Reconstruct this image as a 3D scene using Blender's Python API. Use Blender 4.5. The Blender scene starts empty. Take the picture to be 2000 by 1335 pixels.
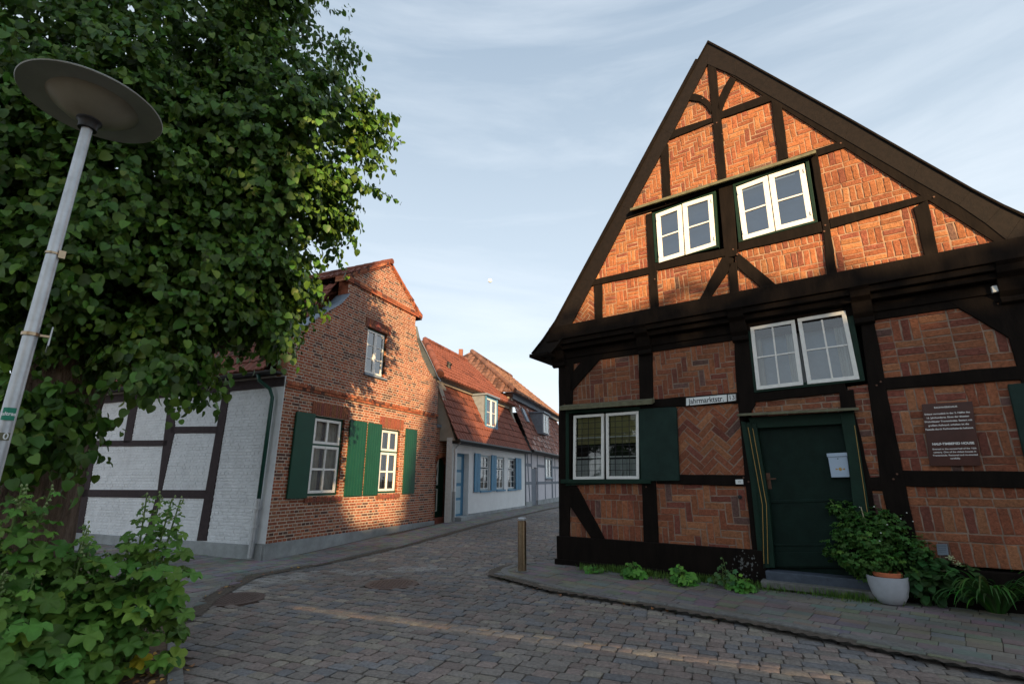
import bpy, math, random
import numpy as np
from mathutils import Vector, Matrix
R = math.radians
random.seed(7); rng = np.random.default_rng(7)
SC = bpy.context.scene; COL = SC.collection

# ------------------------------------------------------------------ camera, sky, sun, exposure
FPX = 960.0; PITCH = math.atan(268/960.); EYE = 1.6
cd = bpy.data.cameras.new('camera'); cam = bpy.data.objects.new('camera', cd); COL.objects.link(cam)
cam.location = (0, 0, EYE); cam.rotation_euler = (R(90)+PITCH, 0, 0)
cd.sensor_width = 36; cd.lens = FPX/2000*36; cd.clip_end = 6000; cd.clip_start = .05
SC.camera = cam
SC.view_settings.view_transform = 'Standard'; SC.view_settings.look = 'None'
SC.view_settings.exposure = 1.36; SC.view_settings.gamma = 1
SUN_AZ, SUN_EL = -12.0, 12.0        # the light travels towards azimuth -12 (from +Y to +X)
LD = (math.sin(R(SUN_AZ)), math.cos(R(SUN_AZ)))
LE = (LD[1], -LD[0]); TE = math.tan(R(SUN_EL))
sd = bpy.data.lights.new('sun', 'SUN'); sd.energy = 4.0; sd.angle = R(.45); sd.color = (1, .71, .39)
sun = bpy.data.objects.new('sun', sd); COL.objects.link(sun)
sun.rotation_euler = Vector((LD[0]*math.cos(R(SUN_EL)), LD[1]*math.cos(R(SUN_EL)), -math.sin(R(SUN_EL)))).to_track_quat('-Z', 'Y').to_euler()
W = bpy.data.worlds.new('World'); SC.world = W; W.use_nodes = True
nt = W.node_tree; nt.nodes.clear(); N = nt.nodes.new; L = nt.links.new
wo = N('ShaderNodeOutputWorld'); bg = N('ShaderNodeBackground'); L(bg.outputs[0], wo.inputs[0])
sky = N('ShaderNodeTexSky'); sky.sky_type = 'NISHITA'; sky.sun_disc = False
sky.sun_elevation = R(SUN_EL); sky.sun_rotation = R(180+SUN_AZ); sky.air_density = 1.0; sky.dust_density = 1.2; sky.ozone_density = 1.5
tc = N('ShaderNodeTexCoord'); mp = N('ShaderNodeMapping'); mp.inputs['Scale'].default_value = (.9, 2.2, 6.5); mp.inputs['Rotation'].default_value = (R(0), R(14), R(25))
L(tc.outputs['Generated'], mp.inputs[0])
n1 = N('ShaderNodeTexNoise'); n1.inputs['Scale'].default_value = 1.25; n1.inputs['Detail'].default_value = 10; n1.inputs['Roughness'].default_value = .57; n1.inputs['Distortion'].default_value = .45
L(mp.outputs[0], n1.inputs[0])
cr = N('ShaderNodeValToRGB'); cr.color_ramp.elements[0].position = .40; cr.color_ramp.elements[1].position = .72
L(n1.outputs[0], cr.inputs[0])
sx = N('ShaderNodeSeparateXYZ'); L(tc.outputs['Generated'], sx.inputs[0])
hz = N('ShaderNodeMapRange'); hz.inputs[1].default_value = .0; hz.inputs[2].default_value = .75; hz.inputs[3].default_value = .25; hz.inputs[4].default_value = .0
L(sx.outputs['Z'], hz.inputs[0])
cm = N('ShaderNodeMath'); cm.operation = 'MULTIPLY_ADD'; cm.inputs[1].default_value = .42; L(cr.outputs[0], cm.inputs[0]); L(hz.outputs[0], cm.inputs[2])
vr = N('ShaderNodeValToRGB'); e_ = vr.color_ramp.elements; e_[0].position = .0; e_[0].color = (.80, .885, .95, 1); e_[1].position = .85; e_[1].color = (.34, .44, .56, 1); e2 = vr.color_ramp.elements.new(.38); e2.color = (.585, .69, .79, 1)
L(sx.outputs['Z'], vr.inputs[0]); vm = N('ShaderNodeVectorMath'); vm.operation = 'SCALE'; vm.inputs['Scale'].default_value = 3.85; L(vr.outputs[0], vm.inputs[0])
m0 = N('ShaderNodeMixRGB'); m0.inputs[0].default_value = .88; L(sky.outputs[0], m0.inputs[1]); L(vm.outputs[0], m0.inputs[2])      # thin veil of high cloud
mx = N('ShaderNodeMixRGB'); mx.inputs[2].default_value = (3.7, 3.95, 4.2, 1); L(cm.outputs[0], mx.inputs[0]); L(m0.outputs[0], mx.inputs[1])
dk = N('ShaderNodeMapRange'); dk.inputs[1].default_value = -.45; dk.inputs[2].default_value = .35; dk.inputs[3].default_value = 1.05; dk.inputs[4].default_value = 1.0; dk.interpolation_type = 'SMOOTHSTEP'
L(sx.outputs['Y'], dk.inputs[0])                                        # sky behind the viewer scaled up slightly, added as shade fill
vs = N('ShaderNodeVectorMath'); vs.operation = 'SCALE'; L(mx.outputs[0], vs.inputs[0]); L(dk.outputs[0], vs.inputs['Scale'])
L(vs.outputs[0], bg.inputs[0]); bg.inputs[1].default_value = .115

# ------------------------------------------------------------------ picture to place
cP, sP = math.cos(PITCH), math.sin(PITCH)
def ray(px, py):
    X = (px-1000)/FPX; Z = -(py-667.5)/FPX
    return X, cP-sP*Z, sP+cP*Z
def G(y):                                  # the street rises a little as it leaves
    pts = [(-1e9, 0), (11.0, 0), (12.2, .03), (17.2, .26), (20, .33), (26, .36), (34, .33), (60, .3), (1e9, .3)]
    for (a, za), (b, zb) in zip(pts, pts[1:]):
        if y <= b: return za+(zb-za)*(y-a)/(b-a) if a > -1e8 else 0
    return .3
def ground(px, py, dz=0):
    d = ray(px, py); z = dz
    for _ in range(50):
        t = (z-EYE)/d[2]; x, y = d[0]*t, d[1]*t; z = .5*z+.5*(G(y)+dz)
    return x, y
class Fr:                                  # a vertical plane: u along, z up, off towards the viewer
    def __init__(s, P, az):
        s.P = P; s.d = (math.sin(R(az)), math.cos(R(az))); s.n = (s.d[1], -s.d[0])
    def w(s, u, z, o=0):
        return (s.P[0]+u*s.d[0]+o*s.n[0], s.P[1]+u*s.d[1]+o*s.n[1], z)
    def px(s, p, o=0):
        d = ray(*p); dx, dy = s.d; Px, Py = s.P[0]+o*s.n[0], s.P[1]+o*s.n[1]
        t = (-Px*dy+dx*Py)/(-d[0]*dy+dx*d[1])
        return ((d[0]*t-Px)*dx+(d[1]*t-Py)*dy, EYE+d[2]*t)
    def pxs(s, ps, o=0): return [s.px(p, o) for p in ps]
c1 = lambda x, y: (1020+.4945*x, 40+.4944*y)
c2 = lambda x, y: (1060+.4046*x, 620+.4045*y)
c3 = lambda x, y: (1420+.2996*x, 560+.2996*y)
c4 = lambda x, y: (1400+.3259*x, 900+.3258*y)
c5 = lambda x, y: (500+.4494*x, 500+.4494*y)
c6 = lambda x, y: (800+.3147*x, 640+.3146*y)
c7 = lambda x, y: (.5204*x, 640+.5204*y)
def cc(f, *pts): return [f(*p) for p in pts]

# ------------------------------------------------------------------ materials
MATS = {}
def mat(name, col, rough=.8, noise=0, ns=8, bump=0, bs=60, metal=0, attr=False, spec=.4, streak=None, sss=0, bdist=.01, dirt=0):
    if name in MATS: return MATS[name]
    m = bpy.data.materials.new(name); m.use_nodes = True; t = m.node_tree; b = t.nodes['Principled BSDF']
    b.inputs['Roughness'].default_value = rough; b.inputs['Metallic'].default_value = metal
    b.inputs['Specular IOR Level'].default_value = spec
    co = t.nodes.new('ShaderNodeTexCoord'); src = co.outputs['Object']
    if streak:
        mm = t.nodes.new('ShaderNodeMapping'); mm.inputs['Scale'].default_value = streak; t.links.new(src, mm.inputs[0]); src2 = mm.outputs[0]
    else: src2 = src
    if attr:
        a = t.nodes.new('ShaderNodeAttribute'); a.attribute_name = 'Col'; c = a.outputs['Color']
    else:
        a = t.nodes.new('ShaderNodeRGB'); a.outputs[0].default_value = (*col, 1); c = a.outputs[0]
    if noise:
        n = t.nodes.new('ShaderNodeTexNoise'); n.inputs['Scale'].default_value = ns; n.inputs['Detail'].default_value = 6; n.inputs['Roughness'].default_value = .65
        t.links.new(src2, n.inputs[0])
        r = t.nodes.new('ShaderNodeMapRange'); r.inputs[1].default_value = .3; r.inputs[2].default_value = .7; r.inputs[3].default_value = 1-noise; r.inputs[4].default_value = 1+noise
        t.links.new(n.outputs[0], r.inputs[0])
        v = t.nodes.new('ShaderNodeVectorMath'); v.operation = 'SCALE'; t.links.new(c, v.inputs[0]); t.links.new(r.outputs[0], v.inputs['Scale']); c = v.outputs[0]
    if dirt:
        n = t.nodes.new('ShaderNodeTexNoise'); n.inputs['Scale'].default_value = .9; n.inputs['Detail'].default_value = 8; t.links.new(src, n.inputs[0])
        r = t.nodes.new('ShaderNodeMapRange'); r.inputs[1].default_value = .42; r.inputs[2].default_value = .68; r.inputs[3].default_value = 0; r.inputs[4].default_value = dirt
        t.links.new(n.outputs[0], r.inputs[0])
        x = t.nodes.new('ShaderNodeMixRGB'); x.inputs[2].default_value = (.05, .045, .035, 1); t.links.new(r.outputs[0], x.inputs[0]); t.links.new(c, x.inputs[1]); c = x.outputs[0]
    t.links.new(c, b.inputs['Base Color'])
    if bump:
        n = t.nodes.new('ShaderNodeTexNoise'); n.inputs['Scale'].default_value = bs; n.inputs['Detail'].default_value = 5; n.inputs['Roughness'].default_value = .7
        t.links.new(src2, n.inputs[0])
        bu = t.nodes.new('ShaderNodeBump'); bu.inputs['Strength'].default_value = bump; bu.inputs['Distance'].default_value = bdist
        t.links.new(n.outputs[0], bu.inputs['Height']); t.links.new(bu.outputs[0], b.inputs['Normal'])
    if sss:   # thin leaves let some light through
        tr = t.nodes.new('ShaderNodeBsdfTranslucent'); ms = t.nodes.new('ShaderNodeMixShader'); ms.inputs[0].default_value = sss
        t.links.new(c, tr.inputs[0]); t.links.new(b.outputs[0], ms.inputs[1]); t.links.new(tr.outputs[0], ms.inputs[2])
        t.links.new(ms.outputs[0], t.nodes['Material Output'].inputs[0])
    MATS[name] = m; return m
def glass(name='window_glass', tint=(.8, .85, .85), base=.07):
    m = bpy.data.materials.new(name); m.use_nodes = True; t = m.node_tree; t.nodes.clear()
    o = t.nodes.new('ShaderNodeOutputMaterial'); g = t.nodes.new('ShaderNodeBsdfGlossy'); g.inputs['Roughness'].default_value = .03
    tr = t.nodes.new('ShaderNodeBsdfTransparent'); tr.inputs[0].default_value = (*tint, 1)
    f = t.nodes.new('ShaderNodeFresnel'); f.inputs[0].default_value = 1.5
    ma = t.nodes.new('ShaderNodeMath'); ma.operation = 'MULTIPLY_ADD'; ma.inputs[1].default_value = 1.6; ma.inputs[2].default_value = base
    nz = t.nodes.new('ShaderNodeTexNoise'); nz.inputs['Scale'].default_value = 2.2; bu = t.nodes.new('ShaderNodeBump'); bu.inputs['Strength'].default_value = .12; bu.inputs['Distance'].default_value = .03
    c = t.nodes.new('ShaderNodeTexCoord'); t.links.new(c.outputs['Object'], nz.inputs[0]); t.links.new(nz.outputs[0], bu.inputs['Height']); t.links.new(bu.outputs[0], g.inputs['Normal'])
    mi = t.nodes.new('ShaderNodeMixShader'); t.links.new(f.outputs[0], ma.inputs[0]); t.links.new(ma.outputs[0], mi.inputs[0])
    t.links.new(tr.outputs[0], mi.inputs[1]); t.links.new(g.outputs[0], mi.inputs[2]); t.links.new(mi.outputs[0], o.inputs[0])
    return m
M = dict(
    brick=mat('brick', None, .9, .36, 24, 1.0, 42, attr=True, spec=.2, bdist=.016, dirt=.32),
    timber=mat('black_timber', (.0085, .0056, .0041), .85, .4, 9, .5, 16, streak=(1, 1, .25), spec=.12, bdist=.012),
    purple=mat('dark_timber', (.034, .022, .024), .75, .3, 9, .4, 30, spec=.25),
    barge=mat('brown_board', (.0095, .0060, .0044), .75, .35, 14, .4, 40, streak=(1, 1, 1), spec=.2),
    green=mat('dark_green_paint', (.007, .026, .016), .6, .25, 5, .3, 50, spec=.2),
    green2=mat('bright_green_paint', (.004, .058, .033), .45, .12, 4, .1, 40),
    door=mat('green_door_paint', (.005, .017, .012), .6, .3, 6, .3, 60, spec=.15),
    shut=mat('shutter_green_paint', (.012, .030, .024), .65, .25, 5, .3, 50, spec=.2),
    gold=mat('gold_paint', (.42, .26, .07), .5),
    white=mat('white_paint', (.78, .77, .73), .5, .07, 12, .1, 40),
    dull=mat('weathered_white_paint', (.6, .61, .6), .6, .1, 12, .1, 40),
    whitewall=mat('whitewashed_brick', (.69, .71, .73), .9, .1, 3, .5, 30, spec=.2, dirt=.10),
    mortar=mat('mortar', (.50, .41, .33), .95, .2, 12, .5, 80, spec=.1),
    mortar2=mat('pale_mortar', (.36, .235, .155), .95, .2, 12, .5, 80, spec=.1),
    whitejoint=mat('whitewashed_joint', (.65, .67, .69), .95, .15, 6, .4, 40, spec=.1),
    mortar3=mat('dark_mortar', (.27, .20, .155), .95, .25, 8, .5, 80, spec=.1),  # darker mortar for the ground-floor panels
    plaster=mat('blue_white_plaster', (.69, .70, .70), .92, .06, 3, .3, 40, spec=.2),
    pinkp=mat('pink_white_plaster', (.55, .53, .56), .92, .08, 3, .3, 40, spec=.2),
    cement=mat('grey_cement', (.31, .33, .335), .92, .2, 4, .4, 30, spec=.2, dirt=.3),
    ply=mat('brown_render', (.30, .26, .21), .9, .15, 4, .3, 30),
    tile=mat('clay_tile', None, .82, .3, 16, .4, 50, attr=True, spec=.3),
    lead=mat('lead_sheet', (.22, .26, .31), .5, .2, 6, metal=.3),
    zinc=mat('galvanised_steel', (.46, .48, .50), .42, .15, 9, .1, 50, metal=.55),
    steel=mat('brushed_steel', (.36, .27, .18), .28, .2, 20, .1, 80, metal=1),
    pipeg=mat('green_pipe_paint', (.012, .07, .05), .4),
    black=mat('black_metal', (.012, .012, .013), .5),
    blue=mat('blue_paint', (.06, .20, .33), .55, .12, 5, .1, 40),
    bluec=mat('pale_blue_paint', (.36, .47, .52), .6, .1, 5),
    greyt=mat('grey_timber', (.16, .18, .21), .8, .2, 8),
    dark=mat('unlit_room_black', (.012, .013, .015), .9),  # near-black colour stands in for the unlit rooms
    curtain=mat('white_curtain', (.55, .56, .55), .9, .15, 3, streak=(1, 1, .05)),
    bcurtain=mat('grey_blue_blind', (.24, .31, .40), .8, .15, 3),
    cream=mat('cream_curtain', (.50, .46, .36), .9, .2, 5),
    blind=mat('yellow_blind', (.42, .36, .16), .9),
    stone=mat('cobble_stone', None, .72, .35, 30, .7, 45, attr=True, spec=.25, bdist=.01),
    slab=mat('paving_slab', None, .85, .15, 20, .4, 70, attr=True, spec=.2, dirt=.35),
    joint=mat('sandy_joint', (.11, .092, .075), .95, .4, 25, .6, 60, spec=.1),
    earth=mat('dry_earth', (.12, .085, .058), .95, .4, 12, .8, 30, spec=.1),
    asph=mat('old_asphalt', (.10, .098, .095), .9, .25, 30, .5, 90, spec=.2, dirt=.4),
    kerb=mat('kerb_stone', (.17, .165, .155), .8, .3, 18, .5, 50, dirt=.3),
    bark=mat('bark', (.15, .11, .085), .95, .6, 9, 1.0, 10, streak=(1, 1, .16), spec=.1, bdist=.16),
    leaf=mat('linden_leaf', None, .48, .15, 5, attr=True, spec=.35, sss=.30),
    mallow=mat('mallow_leaf', None, .55, .15, 10, .3, 30, attr=True, spec=.3, sss=.28),
    stem=mat('green_stem', (.10, .16, .04), .6),
    bud=mat('green_bud', (.20, .26, .10), .6),
    yleaf=mat('yellowed_leaf', (.62, .50, .04), .6, .3, 12, sss=.3),
    pot=mat('glazed_white_pot', (.46, .48, .52), .35, .1, 6, dirt=.15),
    terra=mat('terracotta', (.55, .16, .07), .85, .15, 20),
    flower=mat('cream_flower', (.45, .48, .26), .8),
    wflower=mat('white_flower', (.7, .72, .66), .8),
    bamboo=mat('bamboo_cane', (.45, .38, .24), .6, .2, 20),
    enamel=mat('white_enamel', (.72, .74, .72), .35),
    ink=mat('black_lettering', (.015, .015, .018), .5),
    lettr=mat('pale_lettering', (.75, .74, .72), .5),
    plaque=mat('brown_plaque', (.06, .02, .014), .3, .25, 4, spec=.25),
    mail=mat('pale_blue_metal', (.38, .47, .58), .4),
    rust=mat('rusty_brown_iron', (.11, .05, .028), .65, .3, 30),
    lampm=mat('lamp_shade_metal', (.30, .31, .29), .5, .1, 4),
    lampg=mat('lamp_diffuser', (.24, .225, .18), .35, .1, 6),
    iron=mat('cast_iron', (.10, .065, .052), .6, .3, 60, .8, 120),
    grass=mat('grass_blade', None, .6, attr=True, sss=.3),
    sticker=mat('green_sticker', (.01, .20, .12), .5), moonm=mat('moon_rock', (.9, .9, .9), 1, .12, 3),
    mould=mat('mossy_wood', (.13, .125, .075), .8, .3, 12, .4, 30),
    slit_screen=mat('screen_board', (.15, .12, .09), .8),
    flake=mat('flaking_paint', (.13, .13, .125), .9),
    bluest=mat('blue_slate_step', (.06, .075, .10), .7, .3, 9, .3, 40),
)
GLASS = glass(); GLASSB = glass('sky_glass', (.5, .58, .66), .20)

# ------------------------------------------------------------------ mesh helpers
ROOTLOC = {}
def tag(o, label=None, cat=None, group=None, kind=None):
    if label: o['label'] = label
    if cat: o['category'] = cat
    if group: o['group'] = group
    if kind: o['kind'] = kind
    return o
def empty(name, loc, label, cat, group=None):
    o = bpy.data.objects.new(name, None); COL.objects.link(o); o.location = loc; o.empty_display_size = .3
    ROOTLOC[o] = Vector(loc); return tag(o, label, cat, group)
class MB:
    def __init__(s): s.v = []; s.f = []; s.c = []; s.mi = []
    def face(s, idx, c=(1, 1, 1), mi=0): s.f.append(idx); s.c.append(c); s.mi.append(mi)
    def quad(s, a, b, c_, d, c=(1, 1, 1), mi=0):
        n = len(s.v); s.v += [a, b, c_, d]; s.face((n, n+1, n+2, n+3), c, mi)
    def poly(s, pts, c=(1, 1, 1), mi=0):
        n = len(s.v); s.v += list(pts); s.face(tuple(range(n, n+len(pts))), c, mi)
    def loft(s, rings, c=(1, 1, 1), mi=0, cap0=True, cap1=True, closed=True):
        n = len(s.v); k = len(rings[0])
        for r in rings: s.v += list(r)
        for i in range(len(rings)-1):
            for j in range(k if closed else k-1):
                a = n+i*k+j; b = n+i*k+(j+1) % k
                s.face((a, b, b+k, a+k), c, mi)
        if cap0: s.face(tuple(n+j for j in range(k))[::-1], c, mi)
        if cap1: s.face(tuple(n+(len(rings)-1)*k+j for j in range(k)), c, mi)
    def prism(s, fr, pts, o0, o1, c=(1, 1, 1), mi=0, back=True):          # polygon in (u,z) from off o0 out to o1
        ar = sum(a[0]*b[1]-b[0]*a[1] for a, b in zip(pts, pts[1:]+pts[:1]))
        if ar < 0: pts = pts[::-1]
        s.loft([[fr.w(u, z, o0) for u, z in pts], [fr.w(u, z, o1) for u, z in pts]], c, mi, cap0=back)
    def box(s, fr, u0, u1, z0, z1, o0, o1, c=(1, 1, 1), mi=0): s.prism(fr, [(u0, z0), (u1, z0), (u1, z1), (u0, z1)], o0, o1, c, mi)
    def abox(s, x0, x1, y0, y1, z0, z1, c=(1, 1, 1), mi=0):
        s.loft([[(x0, y0, z), (x1, y0, z), (x1, y1, z), (x0, y1, z)] for z in (z0, z1)], c, mi)
    def tube(s, pts, rs, k=10, c=(1, 1, 1), mi=0, jit=0):
        rings = []; pts = [Vector(p) for p in pts]
        for i, p in enumerate(pts):
            t = (pts[min(i+1, len(pts)-1)]-pts[max(i-1, 0)]).normalized()
            a = t.cross(Vector((0, 0, 1)) if abs(t.z) < .95 else Vector((1, 0, 0))).normalized(); b = t.cross(a)
            r = rs[i] if hasattr(rs, '__len__') else rs
            rings.append([tuple(p+(a*math.cos(q)+b*math.sin(q))*r*(1+jit*random.uniform(-1, 1))) for q in [2*math.pi*j/k for j in range(k)]])
        s.loft(rings, c, mi)
    def lathe(s, ctr, prof, k=32, c=(1, 1, 1), mi=0, cap0=False, cap1=False):
        s.loft([[(ctr[0]+r*math.cos(2*math.pi*j/k), ctr[1]+r*math.sin(2*math.pi*j/k), ctr[2]+z) for j in range(k)] for r, z in prof], c, mi, cap0, cap1)
    def build(s, name, mats, parent=None, smooth=False, bevel=0, label=None, cat=None, group=None, kind=None, loc=None, angle=None):
        if not isinstance(mats, (list, tuple)): mats = [mats]
        p = parent; base = Vector((0, 0, 0))
        if parent is not None: base = ROOTLOC[parent]
        elif loc is not None: base = Vector(loc)
        V = np.array(s.v, dtype=float).reshape(-1, 3)-np.array(base)
        me = bpy.data.meshes.new(name); me.from_pydata(V.tolist(), [], s.f)
        for m in mats: me.materials.append(m)
        if len(mats) > 1: me.polygons.foreach_set('material_index', s.mi)
        ca = me.color_attributes.new('Col', 'FLOAT_COLOR', 'CORNER')
        cols = np.repeat(np.array([(*c, 1) for c in s.c], dtype=np.float32), [len(f) for f in s.f], axis=0)
        ca.data.foreach_set('color', cols.ravel())
        if smooth: me.polygons.foreach_set('use_smooth', [True]*len(me.polygons))
        me.update(); o = bpy.data.objects.new(name, me); COL.objects.link(o)
        if smooth and angle: 
            try: me.set_sharp_from_angle(angle=angle)
            except Exception: pass
        if parent is not None: o.parent = parent; ROOTLOC[o] = base
        else: o.location = base; ROOTLOC[o] = base
        if bevel:
            b = o.modifiers.new('bevel', 'BEVEL'); b.width = bevel; b.segments = 2; b.limit_method = 'ANGLE'
        return tag(o, label, cat, group, kind)
def text(fr, body, u, z, off, size, matl, parent, name='lettering', tilt=0, bold=0, sx=1, align='CENTER'):
    cu = bpy.data.curves.new(name, 'FONT'); cu.body = body; cu.size = size; cu.align_x = align; cu.align_y = 'CENTER'; cu.offset = bold; cu.extrude = .0008
    tmp = bpy.data.objects.new('tmp', cu); COL.objects.link(tmp)
    me = bpy.data.meshes.new_from_object(tmp.evaluated_get(bpy.context.evaluated_depsgraph_get()))
    bpy.data.objects.remove(tmp)
    ct, st = math.cos(tilt), math.sin(tilt); base = ROOTLOC[parent] if parent else Vector((0, 0, 0))
    for v in me.vertices:
        x, y, zz = v.co; x *= sx; a, b = x*ct-y*st, x*st+y*ct
        v.co = Vector(fr.w(u+a, z+b, off+zz))-base
    me.materials.clear(); me.materials.append(matl); o = bpy.data.objects.new(name, me); COL.objects.link(o)
    if parent: o.parent = parent
    ROOTLOC[o] = base; return o

# ------------------------------------------------------------------ brickwork
def clip(sub, cl):                                                   # Sutherland-Hodgman, both ccw
    out = sub
    for (ax, ay), (bx, by) in zip(cl, cl[1:]+cl[:1]):
        inp, out = out, []
        if not inp: return []
        side = lambda p: (bx-ax)*(p[1]-ay)-(by-ay)*(p[0]-ax)
        for P, Q in zip(inp, inp[1:]+inp[:1]):
            a, b = side(P), side(Q)
            if a >= 0: out.append(P)
            if (a >= 0) != (b >= 0):
                t = a/(a-b); out.append((P[0]+t*(Q[0]-P[0]), P[1]+t*(Q[1]-P[1])))
    return out
def ccw(p): return p if sum(a[0]*b[1]-b[0]*a[1] for a, b in zip(p, p[1:]+p[:1])) > 0 else p[::-1]
def area(p): return abs(sum(a[0]*b[1]-b[0]*a[1] for a, b in zip(p, p[1:]+p[:1])))/2
def old_brick():
    k = random.random(); v = random.uniform(.84, 1.14)
    if k < .03: c = (.17, .09, .065)
    elif k < .35: c = (.305, .100, .047)
    elif k < .7: c = (.36, .130, .055)
    elif k < .85: c = (.40, .165, .07)
    else: c = (.24, .075, .045)
    return tuple(x*v for x in c)
def new_brick(z=1):
    k = random.random(); v = random.uniform(.66, .98)
    if k < .17: c = (.16, .07, .055)
    elif k < .5: c = (.40, .115, .06)
    elif k < .85: c = (.47, .15, .075)
    else: c = (.52, .21, .11)
    return tuple(x*v for x in c)
def pattern(kind, x0, x1, z0, z1, bl=.28, bw=.088):
    out = []; cx, cz = (x0+x1)/2, (z0+z1)/2; D = max(x1-x0, z1-z0)*.5+bl
    def rect(x, z, w, h, ang=0, ox=0, oz=0):
        g = .0145; w -= g; h -= g; x += g/2; z += g/2
        j = .006; pts = [(x, z), (x+w, z), (x+w, z+h), (x, z+h)]
        r = random.uniform(-.014, .014); mx_, mz = x+w/2, z+h/2
        pts = [(mx_+(a-mx_)*math.cos(r)-(b-mz)*math.sin(r)+random.uniform(-j, j), mz+(a-mx_)*math.sin(r)+(b-mz)*math.cos(r)+random.uniform(-j, j)) for a, b in pts]
        if ang: pts = [(ox+a*math.cos(ang)-b*math.sin(ang), oz+a*math.sin(ang)+b*math.cos(ang)) for a, b in pts]
        out.append(pts)
    if kind in ('herring90', 'herring45'):
        n = 3; w = bl/n; ang = R(45) if kind == 'herring45' else 1e-4; K = int(D*1.5/w)+6
        for i in range(-K, K):
            for k in range(-K//(2*n)-2, K//(2*n)+3):
                rect((i+2*n*k)*w, i*w, n*w, w, ang, cx, cz)
                rect((i+2*n*k)*w, (i-2*n+1)*w, w, n*w, ang, cx, cz)
    elif kind == 'run':
        k = 0; z = z0
        while z < z1:
            x = x0-random.uniform(0, bl)
            while x < x1: 
                w = bl*random.choice((1, 1, .5)); rect(x, z, w, bw); x += w
            z += bw
    elif kind == 'soldier':
        z = z0-random.uniform(0, .08); k = random.randint(0, 1)
        while z < z1:
            if k % 2 == 0:
                x = x0
                while x < x1: rect(x, z, bw, bl); x += bw
                z += bl
            else:
                x = x0-random.uniform(0, bl)
                while x < x1: rect(x, z, bl, bw); x += bl
                z += bw
            k += 1
    else:                                                            # 'mix': squares of three, turned at random
        nx, nz = int((x1-x0)/bl)+2, int((z1-z0)/bl)+2; ox, oz = random.uniform(-.1, 0), random.uniform(-.1, 0)
        for i in range(nx):
            for j in range(nz):
                X, Z = x0+ox+i*bl, z0+oz+j*bl; o = (i+j) % 2 if kind == 'basket' else random.random() < .55
                for k in range(3):
                    if o: rect(X, Z+k*bl/3, bl, bl/3)
                    else: rect(X+k*bl/3, Z, bl/3, bl)
    return out
def brick_prism(mb, fr, p, o0, o1, col, inset=.006, chip=0):
    if chip:
        r = []
        for a, b in zip(p, p[1:]+p[:1]):
            r.append(a)
            n = int(math.dist(a, b)/.07)
            for i in range(1, n+1): r.append((a[0]+(b[0]-a[0])*i/(n+1)+random.uniform(-chip, chip), a[1]+(b[1]-a[1])*i/(n+1)+random.uniform(-chip, chip)))
        p = r
    cx = sum(a for a, b in p)/len(p); cz = sum(b for a, b in p)/len(p)
    ins = [(a+(cx-a)*min(.4, inset/max(.02, math.hypot(cx-a, cz-b))*1.6), b+(cz-b)*min(.4, inset/max(.02, math.hypot(cx-a, cz-b))*1.6)) for a, b in p]
    mb.loft([[fr.w(a, b, o0) for a, b in p], [fr.w(a, b, o1-.004) for a, b in p], [fr.w(a, b, o1) for a, b in ins]], col, 0, cap0=False)
def panel(fr, poly, kind, off, root, colf=old_brick, name='brick_panel', bl=.27, mort=None):
    poly = ccw(poly); us = [p[0] for p in poly]; zs = [p[1] for p in poly]; mb = MB()
    for r in pattern(kind, min(us), max(us), min(zs), max(zs), bl, bl/3):
        q = clip(ccw(r), poly)
        if len(q) >= 3 and area(q) > .0009: brick_prism(mb, fr, q, off-.012, off+random.uniform(-.002, .006), colf(), .008, .0045)
    mb.poly([fr.w(u, z, off-.006) for u, z in poly], (1, 1, 1), 1)
    mb.poly([fr.w(u, z, off-.12) for u, z in poly], (1, 1, 1), 1)
    return mb.build(name, [M['brick'], mort or M['mortar2']], root)
def scan(poly, z):
    xs = []
    for (a, b), (c, d) in zip(poly, poly[1:]+poly[:1]):
        if (b > z) != (d > z): xs.append(a+(z-b)/(d-b)*(c-a))
    xs.sort(); return list(zip(xs[::2], xs[1::2]))
def coursed(fr, poly, holes, off, colf, hb=.0725, lb=.25, gap=.023, relief=.008, mi=0):   # English bond, cut round the openings
    mb = MB(); z0 = min(p[1] for p in poly); z1 = max(p[1] for p in poly); r = 0; z = z0
    while z < z1-.01:
        zm = z+hb/2; iv = scan(poly, min(zm, z1-.005))
        for (ha, hb_, hc, hd) in holes:
            if hc < zm < hd:
                nv = []
                for a, b in iv:
                    if hb_ <= a or ha >= b: nv.append((a, b))
                    else:
                        if a < ha: nv.append((a, ha))
                        if hb_ < b: nv.append((hb_, b))
                iv = nv
        for a, b in iv:
            zt = min(z+hb, z1)
            mb.quad(fr.w(a, z, off-.008), fr.w(b, z, off-.008), fr.w(b, zt, off-.008), fr.w(a, zt, off-.008), (1, 1, 1), 1)
            L_ = lb if r % 2 else lb/2; x = math.floor(a/L_)*L_ + (0 if r % 2 else lb/4)-L_
            while x < b:
                l_ = L_ if random.random() > .06 else L_
                u0, u1 = max(x+gap/2, a+.002), min(x+l_-gap/2, b-.002)
                if u1-u0 > .03:
                    j = lambda: random.uniform(-.002, .002)
                    brick_prism(mb, fr, [(u0+j(), z+gap/2+j()), (u1+j(), z+gap/2+j()), (u1+j(), zt-gap/2+j()), (u0+j(), zt-gap/2+j())], off-.01, off+random.uniform(-.002, .004), colf(z), relief)
                x += l_
        z += hb; r += 1
    return mb

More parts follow.
